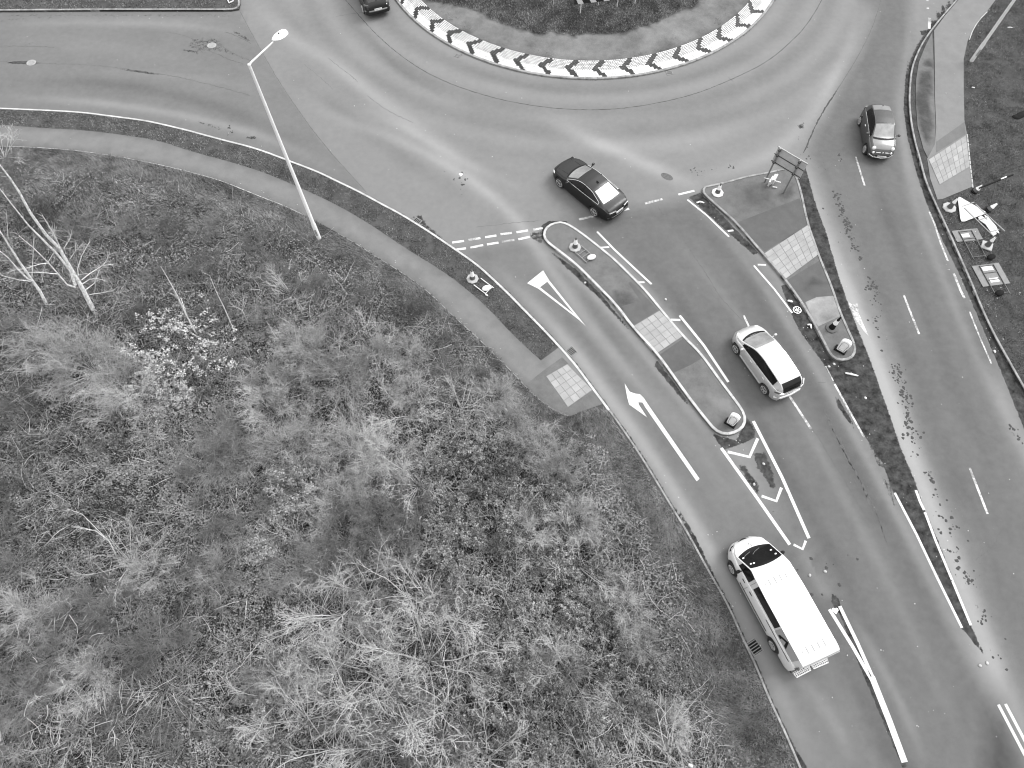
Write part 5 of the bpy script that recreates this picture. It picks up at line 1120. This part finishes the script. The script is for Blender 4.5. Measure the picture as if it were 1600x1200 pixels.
def build_blades(name, label, k, h, w, mat, lean=.7):
    p = cand[k]; z = .09+mound[k]+lift[k]*.4*rng.uniform(0, 1, len(p))
    fl = np.stack([fbm(p[:,0]*.4, p[:,1]*.4, 50)-.5, fbm(p[:,0]*.4, p[:,1]*.4, 60)-.5, 0*p[:,0]], 1)*2.4
    V, Fq = blades_np(np.c_[p, z], h*rng.uniform(.5, 1.6, len(p)), w*rng.uniform(.6, 1.4, len(p)), lean, fl); return tag(link_mesh(name, fast_mesh(name, V, Fq), M[mat]), label, kind='stuff')
build_blades('dry_grass', 'matted dry grass at the edge of the scrub', (R1 > .25)&(R1 < .27+.46*np.maximum(hairy, (d_grass < .3))), .13, .011, 'dry')
build_blades('dry_grass', 'band of pale dry grass along the roadside verge', (R1 > .05)&(R1 < .56)&(d_grass < .6)&(d_road > .5)&(fbm(cand[:,0]*.8, cand[:,1]*.8, 91) > .36)&(R1 > .12*(d_road < 1.4)), .12, .012, 'dry')
build_blades('rough_grass', 'rough dark grass between the shrubs', (R1 > .60)&~(gap&(R1 < .70))&((R1 < .80)|((d_grass < .2)&(R1 < .98))), .12, .014, 'blade')
# loose undergrowth twigs
def twig_field(name, label, n, dens, mat, L=(.25, .8), rad=.0045, hmin=0, sel=None, curl=.5, up=.5):
    k = rng.choice(len(cand), n, replace=False); 
    if sel is not None: k = k[sel(k)]
    p = cand[k]; m = len(k); a = rng.uniform(0, 2*np.pi, m); el = rng.uniform(-.1, up, m); ln = rng.uniform(*L, m)
    d = np.stack([np.cos(a)*np.cos(el), np.sin(a)*np.cos(el), np.sin(el)], 1); K = 5; pl = np.zeros((m, K, 3)); pl[:,0] = np.c_[p, .10+mound[k]+lift[k]*rng.uniform(.2, 1.2, m)+hmin]
    for i in range(1, K): d = d+rng.normal(0, curl/3, (m, 3)); d /= np.linalg.norm(d, axis=1, keepdims=True); pl[:,i] = pl[:,i-1]+d*(ln/(K-1))[:,None]
    rd = rad*rng.uniform(.6, 1.6, (m, 1))*np.linspace(1.2, .5, K)[None]
    V, Fq = tubes_np(pl, rd); return tag(link_mesh(name, fast_mesh(name, V, Fq), M[mat]), label, kind='stuff')
south = 1/(1+np.exp(-(v-470)/40)); R2 = rng.uniform(0, 1, len(cand))
deep = lambda k: (d_grass[k] > .1)&(n1[k] > .40)&(R2[k] < .15+.85*south[k])
twig_field('loose_twigs', 'tangled dull twigs through the undergrowth', 38000, 1, 'twig', (.2, .8), .0060, 0, deep)
twig_field('loose_twigs', 'scattered pale bramble canes over the undergrowth', 3200, 1, 'twig_pale', (.4, 1.3), .0065, .1, deep, .4)
# ------------------------------------------------------------------ shrubs
def grow(stems, L, spread, up, sub, tw, r0, seed, curve=.25, gravity=.0, twl=.35, sub_l=.45, jit=.35, base_r=.12):
    g_ = np.random.default_rng(seed); out = {}
    def walk(p0, d0, ln, K, curl, pull):
        n = len(p0); pl = np.zeros((n, K, 3)); pl[:,0] = p0; d = d0.copy()
        for i in range(1, K):
            d = d+g_.normal(0, curl, (n, 3))+np.array([0, 0, pull]); d /= np.linalg.norm(d, axis=1, keepdims=True); pl[:,i] = pl[:,i-1]+d*(ln/(K-1))[:,None]
        return pl
    a = g_.uniform(0, 2*np.pi, stems); el = g_.uniform(up[0], up[1], stems); d = np.stack([np.cos(a)*np.cos(el), np.sin(a)*np.cos(el), np.sin(el)], 1)
    p0 = np.stack([np.cos(a)*base_r, np.sin(a)*base_r, 0*a], 1)*g_.uniform(.2, 1, (stems, 1)); ln = L*g_.uniform(.55, 1.15, stems)
    K = 7; S1 = walk(p0, d, ln, K, curve*.35, gravity); out['s'] = (S1, (r0*g_.uniform(.6, 1.2, (stems, 1)))*np.linspace(1, .25, K)[None])
    def kids(Sx, cnt, l0, curl, K2, rad, ang):
        n, K_, _ = Sx.shape; idx = np.repeat(np.arange(n), cnt); t = g_.uniform(.22, 1, len(idx))**.8*(K_-1.001); i0 = t.astype(int); f = (t-i0)[:,None]
        p = Sx[idx,i0]*(1-f)+Sx[idx,i0+1]*f; dd = Sx[idx,i0+1]-Sx[idx,i0]; dd /= np.linalg.norm(dd, axis=1, keepdims=True)+1e-9
        s = g_.normal(0, 1, dd.shape); s -= dd*(s*dd).sum(1, keepdims=True); s /= np.linalg.norm(s, axis=1, keepdims=True); an = g_.uniform(ang[0], ang[1], (len(idx), 1))
        dn = dd*np.cos(an)+s*np.sin(an); dn[:,2] += .12; dn /= np.linalg.norm(dn, axis=1, keepdims=True)
        return walk(p, dn, l0*g_.uniform(.4, 1.2, len(idx))*(1.15-.6*(t/(K_-1))), K2, curl, .0), rad*g_.uniform(.7, 1.3, (len(idx), 1))*np.linspace(1, .4, K2)[None]
    S2, r2 = kids(S1, sub, L*sub_l, jit*.45, 5, r0*.5, (.35, .95)); out['b'] = (S2, r2)
    S3, r3 = kids(S2, tw, twl, jit*.5, 4, r0*.34, (.4, 1.1)); out['t'] = (S3, r3); return out
def tube_part(name, sets, mat, parent, sides=3):
    Vs = []; Fs = []; o_ = 0
    for PL, RD in sets: V, Fq = tubes_np(PL, RD, sides); Vs.append(V); Fs.append(Fq+o_); o_ += len(V)
    return link_mesh(name, fast_mesh(name, np.concatenate(Vs), np.concatenate(Fs)), M[mat], parent)
PARK = (-60, -60, -30)
def proto(name, seed, mats=('twig_pale', 'twig'), leaf=None, **kw):
    g_ = grow(seed=seed, **kw); o = empty(name)
    tube_part('stems', [g_['s']], mats[0], o, 4); tube_part('twigs', [g_['b'], g_['t']], mats[1], o)
    if leaf:
        mat, per, size, fl, src, nm = leaf; S3 = g_[src][0]; k = rng.integers(0, len(S3), int(len(S3)*per)); t = rng.uniform(.2, 1, len(k))*(S3.shape[1]-1.001); i0 = t.astype(int); f = (t-i0)[:,None]
        c_ = S3[k,i0]*(1-f)+S3[k,i0+1]*f+rng.normal(0, .03, (len(k), 3)); V, Fq = leaves_np(c_, size*rng.uniform(.6, 1.4, len(k)), fl, 1.4); link_mesh(nm, fast_mesh(nm, V, Fq), M[mat], o)
    return o
KINDS = {}
KINDS['hair'] = [proto('bare_shrub', 100+i, ('twig', 'twig'), stems=34, L=1.75, spread=1, up=(.35, 1.35), sub=12, tw=10, r0=.011, twl=.40, curve=.3) for i in range(3)]
KINDS['hairdull'] = [proto('bare_shrub', 130+i, ('twig_dull', 'twig_dull'), stems=30, L=1.6, spread=1, up=(.3, 1.3), sub=11, tw=7, r0=.012, twl=.4, curve=.3) for i in range(2)]
KINDS['bare'] = [proto('bare_shrub', 200+i, ('twig_pale', 'twig_pale'), stems=15, L=2.9, spread=1, up=(.2, 1.15), sub=9, tw=5, r0=.023, twl=.42, curve=.26, jit=.42) for i in range(3)]
KINDS['spray'] = [proto('bare_shrub', 300+i, ('twig_pale', 'twig_pale'), stems=22, L=.95, spread=1, up=(.1, 1.1), sub=4, tw=2, r0=.012, twl=.25, curve=.5) for i in range(2)]
KINDS['fan'] = [proto('bare_shrub', 330+i, ('twig_pale', 'twig'), stems=60, L=2.4, spread=1, up=(.15, .9), sub=3, tw=2, r0=.009, twl=.5, curve=.12, jit=.15) for i in range(2)]
KINDS['leafy'] = [proto('leafy_shrub', 400+i, ('twig_pale', 'twig'), ('leaf_dark', 8, .058, .7, 't', 'leaves'), stems=14, L=1.6, spread=1, up=(.35, 1.3), sub=8, tw=4, r0=.013, twl=.35, curve=.3) for i in range(3)]
KINDS['bud'] = [proto('leafy_shrub', 430+i, ('twig_dull', 'twig'), ('catkin', 2.4, .045, .7, 't', 'buds'), stems=14, L=1.5, spread=1, up=(.4, 1.3), sub=8, tw=4, r0=.010, twl=.32, curve=.3) for i in range(2)]
KINDS['cane'] = [proto('bare_shrub', 460+i, ('twig_pale', 'twig_pale'), ('catkin', 2.0, .035, .7, 'b', 'buds'), stems=9, L=2.4, spread=1, up=(.5, 1.25), sub=4, tw=1, r0=.020, twl=.22, curve=.22, jit=.3) for i in range(2)]
used = {k: [0]*len(v) for k, v in KINDS.items()}
DEF = {'hair': ('fine grey twiggy bush without leaves among its likes', 'fine twiggy bushes of the scrubland'), 'hairdull': ('dull dark twiggy bush without leaves among its likes', 'dull twiggy bushes of the scrubland'),
       'bare': ('open pale branched bush without leaves among its likes', 'pale branched bushes of the scrubland'), 'spray': ('small pale spray of bare twigs among the undergrowth', 'small pale sprays of twigs'),
       'fan': ('wide fan of long straight fine stems in the scrub', 'wide fans of fine stems'), 'leafy': ('dark shrub with small glossy leaves among its likes', 'dark leafy shrubs of the scrubland'),
       'bud': ('low shrub with pale buds among its likes', 'pale budded shrubs'), 'cane': ('few tall pale knobbly stems rising from the undergrowth', 'tall pale knobbly stems')}
hint = lambda x, y: None
def put(kind, x, y, s=1.0, label=None, zs=1.0, sink=.05):
    ps = KINDS[kind]; i = random.randrange(len(ps)); src = ps[i]
    o = src if not used[kind][i] else copy_tree(src); used[kind][i] += 1
    p = P(x, y, .5)[:2]; pa = np.array([p]); h_ = float(scrub_h(pa[:,0], pa[:,1])[0]); o.location = (p[0], p[1], .10+h_-sink); o.rotation_euler = (random.uniform(-.1,.1), random.uniform(-.1,.1), random.uniform(0, 6.28)); o.scale = (s, s, s*zs)
    o['label'] = label or DEF[kind][0]; o['category'] = 'shrub'
    if label: 
        if 'group' in o: del o['group']
    else: o['group'] = DEF[kind][1]
    return o
# shrubs the photograph singles out
put('fan', 255, 1078, 1.05, 'widest fan of long fine stems, low in the left part of the scrub', .7)
put('bare', 668, 1035, 1.1, 'broad pale bush whose branches radiate from a dense knot near the bottom centre'); put('spray', 670, 1035, .9)
for x, y, s in [(500,960,.9),(575,930,.9),(690,960,.95),(620,1090,1.1),(520,1170,1.1),(670,1190,1.1),(440,1090,.8),(730,1040,.8),(585,1050,1.0)]: put('bare', x, y, s)
put('bare', 603, 1165, 1.25, 'large pale branching bush cut by the bottom edge at the centre'); put('bare', 545, 1095, 1.0); put('bare', 532, 965, .9, 'pale open bush above the broad knotted one'); put('bare', 640, 935, .9); put('bare', 480, 1125, .95)
put('bare', 700, 1110, .95); put('bare', 655, 1000, .8); put('bare', 760, 1185, .9); put('bare', 560, 1020, .9)
put('cane', 1048, 1195, 1.2, 'tall pale knobbly stems rising at the bottom edge near the verge'); put('bare', 970, 1110, .8); put('cane', 925, 1195, 1.0); put('cane', 985, 1180, .9); put('bare', 885, 1050, .8); put('bare', 902, 885, .85, 'pale bush with spreading arms just left of the grass beside the left kerb')
put('cane', 800, 930, .8); put('bare', 840, 1022, .7, 'pale claw like bush half way up the dark leafy thicket')
put('spray', 260, 818, .9, 'small bright spray of twigs left of the middle of the scrub'); put('spray', 368, 1015, 1.0, 'bright tangled spray of twigs between the wide fan and the pale bushes'); put('spray', 372, 1042, .7); put('spray', 345, 1150, .9, 'bright spray of twigs below the wide fan'); put('spray', 315, 962, .8)
put('bare', 205, 880, .75, 'pale bush with long arms pointing up left in the lower left scrub'); put('spray', 272, 785, .8); put('spray', 180, 652, .7); put('spray', 120, 1140, 1.1, 'crooked bright twigs at the lower left edge of the scrub'); put('bare', 118, 1150, .6)
put('bare', 565, 690, .75, 'pale bush with upright arms in the middle of the scrub'); put('bare', 640, 650, .8); put('bare', 585, 545, .75, 'pale spreading bush near the footpath in the upper scrub'); put('bare', 455, 460, .6); put('bare', 655, 760, .75); put('bare', 720, 640, .7); put('spray', 560, 500, .7)
for x, y, s in [(150,580,1.15),(210,620,1.1),(90,560,1.0),(560,720,1.2),(600,740,1.1),(540,790,1.1),(590,820,1.1),(640,800,1.0),(420,600,1.0),(350,680,1.1),(380,720,1.1),(330,740,1.0),(430,650,1.0),(460,700,1.1),(590,560,.95),(640,560,.9),(690,600,.9),(640,620,.9),(500,880,1.1),(460,900,1.0),(550,850,1.1),(620,870,1.0),(120,1000,1.1),(60,960,1.0),(180,960,1.0),(270,1010,1.0),(350,900,.9),(240,900,.8),(500,560,.9),(540,600,.9),(460,540,.8),(840,700,.85),(870,740,.85),(800,660,.8),(780,620,.8),(830,840,.9),(900,820,.8),(50,1090,1.0),(150,1060,1.0),(410,1060,.9),(870,1040,.8),(960,960,.8),(1000,1010,.8),(1040,1130,.8)]: put('hair', x, y, s*random.uniform(.75, 1.25), zs=.9)
for x, y, s in [(60,340,1.0),(20,300,1.1),(120,360,.9),(190,360,.9),(260,370,.9),(330,370,.8),(400,390,.8),(320,430,.9),(250,440,.9),(430,430,.8),(500,460,.8),(560,470,.8),(350,500,.9),(420,510,.9),(60,420,1.0),(40,520,1.0),(230,500,.8),(520,520,.8),(40,640,.9),(20,1150,1.0),(30,1010,1.0),(90,1040,1.0),(200,1130,1.0),(290,1140,.9),(640,490,.7),(700,540,.7),(750,590,.7),(450,780,1.0),(400,830,1.0),(330,820,.9),(300,880,.9),(10,880,1.0),(20,780,.9)]: put('hairdull', x, y, s*random.uniform(.85, 1.05), zs=.8)
for x, y, s in [(740,700,1.0),(780,740,1.0),(720,780,1.0),(800,800,1.0),(850,790,.9),(760,850,1.0),(820,880,1.0),(700,860,1.0),(880,920,1.0),(930,930,.9),(840,960,1.0),(780,960,1.0),(740,930,1.0),(900,990,1.0),(950,1020,.9),(1000,1060,.9),(970,1080,.9),(860,1100,1.0),(800,1060,1.0),(740,1060,1.0),(820,1150,1.0),(760,1130,1.0),(900,1150,1.0),(1020,1140,.9),(700,720,.9),(680,650,.9),(870,860,.9),(700,980,.9),(930,850,.7),(430,1180,.9),(390,1120,.8),(690,800,.9),(330,600,.8),(390,580,.7),(270,700,.7)]: put('leafy', x, y, s*random.uniform(.8, 1.0), zs=.9)
for x, y, s in [(470,770,1.0),(440,800,.9),(430,850,.9),(500,740,.8),(410,860,.8),(720,850,.7),(830,740,.7),(420,1010,.7),(280,640,.8),(430,1120,.8),(760,680,.7)]: put('bud', x, y, s)
for x, y, s in [(560,1130,1.0),(640,1100,1.0),(500,1040,.9),(590,960,.9),(700,940,.8),(620,1180,1.1),(700,1180,.9),(450,1060,.9)]: put('hair', x, y, s*.9)
def reeds(label, blobs, n, ang):
    c = []
    for cx, cy, sx, sy in blobs:
        for _ in range(n): q = P(cx+rng.normal(0, sx), cy+rng.normal(0, sy), .8)[:2]; c.append((q[0], q[1]))
    c = np.array(c); m = len(c); a = ang+rng.normal(0, .5, m); el = rng.uniform(.0, .7, m); d = np.stack([np.cos(a)*np.cos(el), np.sin(a)*np.cos(el), np.sin(el)], 1); ln = rng.uniform(.2, .9, m); K = 4
    pl = np.zeros((m, K, 3)); pl[:,0] = np.c_[c, .7+scrub_h(c[:,0], c[:,1])+rng.uniform(0, .5, m)]
    for i in range(1, K): d = d+rng.normal(0, .22, (m, 3)); d /= np.linalg.norm(d, axis=1, keepdims=True); pl[:,i] = pl[:,i-1]+d*(ln/(K-1))[:,None]
    V, Fq = tubes_np(pl, .014*rng.uniform(.6, 1.2, (m, 1))*np.ones((1, K))); return tag(link_mesh('broken_stems', fast_mesh('broken_stems', V, Fq), M['twig_pale']), label, kind='stuff')
reeds('bright broken stems sticking out of the undergrowth', [(85,975,30,18),(110,1000,30,15),(150,1000,40,25),(120,1050,20,12),(70,1000,35,15),(210,1090,15,12)], 16, .9)
reeds('bright broken stems at the lower left', [(80,1130,20,22),(125,1165,25,15),(150,1130,20,20),(210,1150,20,20),(190,1105,25,12)], 12, 1.2)
# white flowering shrub
bl = proto('flowering_shrub', 501, ('twig_dull', 'twig_dull'), ('blossom', 9, .038, .9, 't', 'blossom'), stems=20, L=2.2, spread=1, up=(.3, 1.3), sub=8, tw=3, r0=.014, twl=.35, curve=.3)
tag(bl, 'shrub covered in white blossom right of the birch trunks', 'shrub'); p = P(300,560,.4); bl.location = (p[0], p[1], .35); bl.scale = (1.5, 1.35, .85)
b2 = copy_tree(bl); b2['label'] = 'smaller sparse flowering shrub just below the white blossom one'; p = P(278,625,.3); b2.location = (p[0], p[1], .35); b2.scale = (.75,.7,.5); b2.rotation_euler.z = 2
# ------------------------------------------------------------------ birches and saplings traced from their bases
def traced_tree(name, base, trunks, branches, label, cat, r0, twn=26, seed=1, bark='bark', twl=.5):
    g_ = np.random.default_rng(seed); o = empty(name, ground(*base, .2)); org = o.location; tag(o, label, cat); b = MB(); sets = []
    def pathof(pts, h0=None, spread=.0):
        out = []; last = 0
        for i, q in enumerate(pts):
            h = rise(base, q) if h0 is None or i else h0; h = max(h, last-.1); last = h; out.append(Vector(P(q[0], q[1], max(h, .2)))-org)
        return out
    allp = []
    for pts, r in trunks:
        L = pathof(pts); n = len(L); b.tube(L, [r*(1-.8*i/(n-1)) for i in range(n)], 7); allp.append((L, r))
    t = b.build('trunk', M[bark], o, smooth=60); b = MB()
    for pts, r in branches:
        L = pathof(pts); n = len(L); b.tube(L, [r*.95*(1-.65*i/(n-1)) for i in range(n)], 5); allp.append((L, r*.7))
    if branches: b.build('branch', M[bark], o, smooth=60)
    P0 = []; 
    for L, r in allp:
        L = np.array([tuple(q) for q in L]); 
        for _ in range(twn):
            t_ = g_.uniform(.3, 1)*(len(L)-1.001); i = int(t_); p = L[i]*(1-t_+i)+L[i+1]*(t_-i); d = L[i+1]-L[i]; d = d/np.linalg.norm(d)+g_.normal(0, .6, 3); d /= np.linalg.norm(d); ln = g_.uniform(.3, 1)*twl
            pl = [p]; 
            for _k in range(3): d = d+g_.normal(0, .2, 3)+(0,0,.05); d /= np.linalg.norm(d); pl.append(pl[-1]+d*ln/3)
            P0.append(pl)
    if P0: P0 = np.array(P0); tube_part('twigs', [(P0, .007*np.linspace(1, .5, 4)[None]*np.ones((len(P0), 1)))], 'twig_pale', o)
    return o
Z = lambda pts: [(x/4, 300+y/4) for x, y in pts]
traced_tree('birch_tree', (153,497), [(Z([(610,785),(560,690),(520,610),(480,540),(420,440),(370,350),(290,270),(190,130),(120,0),(60,-90),(-10,-180)]), .125), (Z([(470,580),(440,490),(350,380),(250,280),(180,210),(60,60),(-30,-60)]), .07)],
    [(Z(q), r) for q, r in [([(470,595),(420,580),(370,520),(300,440),(210,350),(120,275)], .045), ([(400,400),(340,270),(265,145)], .035), ([(490,520),(485,480),(510,400),(560,310)], .028), ([(510,550),(560,510),(640,460),(710,450)], .028), ([(640,460),(665,430),(685,380)], .018), ([(515,575),(560,545),(600,540),(655,552)], .024), ([(530,615),(590,570),(620,490),(650,465)], .024),
     ([(560,640),(640,630),(710,615)], .02), ([(355,512),(280,505),(120,500)], .024), ([(300,445),(250,450),(150,480),(75,490)], .022), ([(412,385),(400,350),(440,290),(443,265)], .02), ([(437,420),(470,370),(520,320)], .014), ([(300,440),(340,370),(360,345)], .012), ([(300,260),(345,230),(330,270)], .012)]], 'tall leafless birch with forked pale trunk at the left of the scrub', 'tree', .1, 26, 5)
traced_tree('birch_tree', (78,485), [(Z([(312,740),(250,620),(200,550),(130,450),(60,340),(0,245),(-60,150)]), .085), (Z([(200,555),(170,540),(110,480),(50,410),(0,370),(-60,320)]), .05)],
    [(Z(q), r) for q, r in [([(195,558),(120,550),(60,535),(0,518)], .028), ([(200,530),(205,430),(212,280)], .022), ([(270,560),(260,520),(285,450)], .014), ([(180,510),(100,400),(50,280),(40,120)], .02)]], 'second leafless birch leaning out at the left edge', 'tree', .08, 26, 6)
traced_tree('sapling', (312,532), [(Z([(1250,930),(1170,780),(1110,650),(1060,560),(1005,465)]), .045)], [(Z([(1180,800),(1130,700),(1085,620)]), .02), (Z([(1130,660),(1150,720),(1160,730)]), .015)], 'thin pale leaning sapling in the flowering shrub', 'tree', .04, 10, 7)
traced_tree('sapling', (367,527), [(Z([(1470,910),(1460,860),(1400,720),(1350,620),(1310,520)]), .035)], [(Z([(1560,840),(1515,740),(1440,700)]), .014), (Z([(1515,740),(1525,650)]), .012)], 'thinner sapling to the right of the one in the flowering shrub', 'tree', .04, 14, 8)
traced_tree('fallen_branch', (527,575), [([(527,577),(529,555),(532,532)], .03)], [([(528,560),(526,548),(524,540)], .01)], 'bare upright dead stem near the middle of the upper scrub', 'branch', .03, 4, 9)
traced_tree('snag', (185,878), [([(187,876),(170,845),(150,830),(120,822)], .03)], [([(166,842),(140,815),(128,803),(105,795)], .02), ([(140,828),(118,824)], .015), ([(186,870),(152,868)], .02), ([(186,870),(205,880),(178,900)], .02)], 'dead branching snag reaching up left above the small sprays', 'branch', .03, 18, 10)
# bent reedy stems beside the overhanging tree at the left edge
ot = KINDS['bare'][0]; o = copy_tree(ot); o['label'] = 'pale branches of a bush overhanging the footpath at the left edge'; o['category'] = 'shrub'
if 'group' in o: del o['group']
p = P(5,245,.3); o.location = (p[0], p[1], .2); o.scale = (.75, .75, .7)
print('shrubs', sum(sum(v) for v in used.values()))
for kind, ps in KINDS.items():
    for i, s_ in enumerate(ps):
        if not used[kind][i]:
            for ch in list(s_.children): bpy.data.objects.remove(ch)
            bpy.data.objects.remove(s_)
EXPO=0.72
# ================================================================== light, sky, camera
w = bpy.data.worlds.new('World'); S.world = w; w.use_nodes = True; nt = w.node_tree; bg = nt.nodes['Background']
SUN_EL, SUN_AZ = math.radians(48), math.radians(62)      # azimuth clockwise from +Y
sk = N(nt, 'ShaderNodeTexSky', sky_type='NISHITA'); sk.sun_disc = False; sk.sun_elevation = SUN_EL; sk.sun_rotation = SUN_AZ; sk.dust_density = 6; sk.air_density = 1.5
bw_ = N(nt, 'ShaderNodeRGBToBW'); nt.links.new(sk.outputs[0], bw_.inputs[0])
tc = N(nt, 'ShaderNodeTexCoord'); sp = N(nt, 'ShaderNodeSeparateXYZ'); nt.links.new(tc.outputs['Generated'], sp.inputs[0])
ov = ramp(nt, sp.outputs['Z'], 0, 1, 2.6, 8.6)             # overcast: brightest overhead
clouds = ramp(nt, noise(nt, 3.0, 4, .5, tc.outputs['Generated']), .35, .7, .75, 1.3)
ov = mth(nt, 'MULTIPLY', ov, clouds)
mix = mth(nt, 'ADD', mth(nt, 'MULTIPLY', bw_.outputs[0], .45), ov); nt.links.new(mix, bg.inputs['Color']); bg.inputs['Strength'].default_value = .12
sun = bpy.data.lights.new('sun', 'SUN'); sun.energy = 1.5; sun.angle = math.radians(28); sun.color = (1, 1, 1)
so = bpy.data.objects.new('sun', sun); COL.objects.link(so)
d = Vector((math.sin(SUN_AZ)*math.cos(SUN_EL), math.cos(SUN_AZ)*math.cos(SUN_EL), math.sin(SUN_EL))); so.rotation_euler = d.to_track_quat('Z', 'Y').to_euler()
so.location = d*60
cam = bpy.data.cameras.new('camera'); co = bpy.data.objects.new('camera', cam); COL.objects.link(co); co.location = (0, 0, H_CAM); co.rotation_euler = (TH, 0, 0)
cam.sensor_width = 36; cam.lens = 36*F_PX/1600; cam.clip_end = 1500; S.camera = co
S.view_settings.view_transform = 'Standard'; S.view_settings.look = 'None'; S.view_settings.exposure = EXPO; S.view_settings.gamma = 1
S.render.engine = 'CYCLES'; S.cycles.max_bounces = 5; S.cycles.diffuse_bounces = 2; S.cycles.glossy_bounces = 2; S.cycles.use_denoising = True; S.cycles.pixel_filter_type = 'BLACKMAN_HARRIS'; S.cycles.filter_width = 1.15
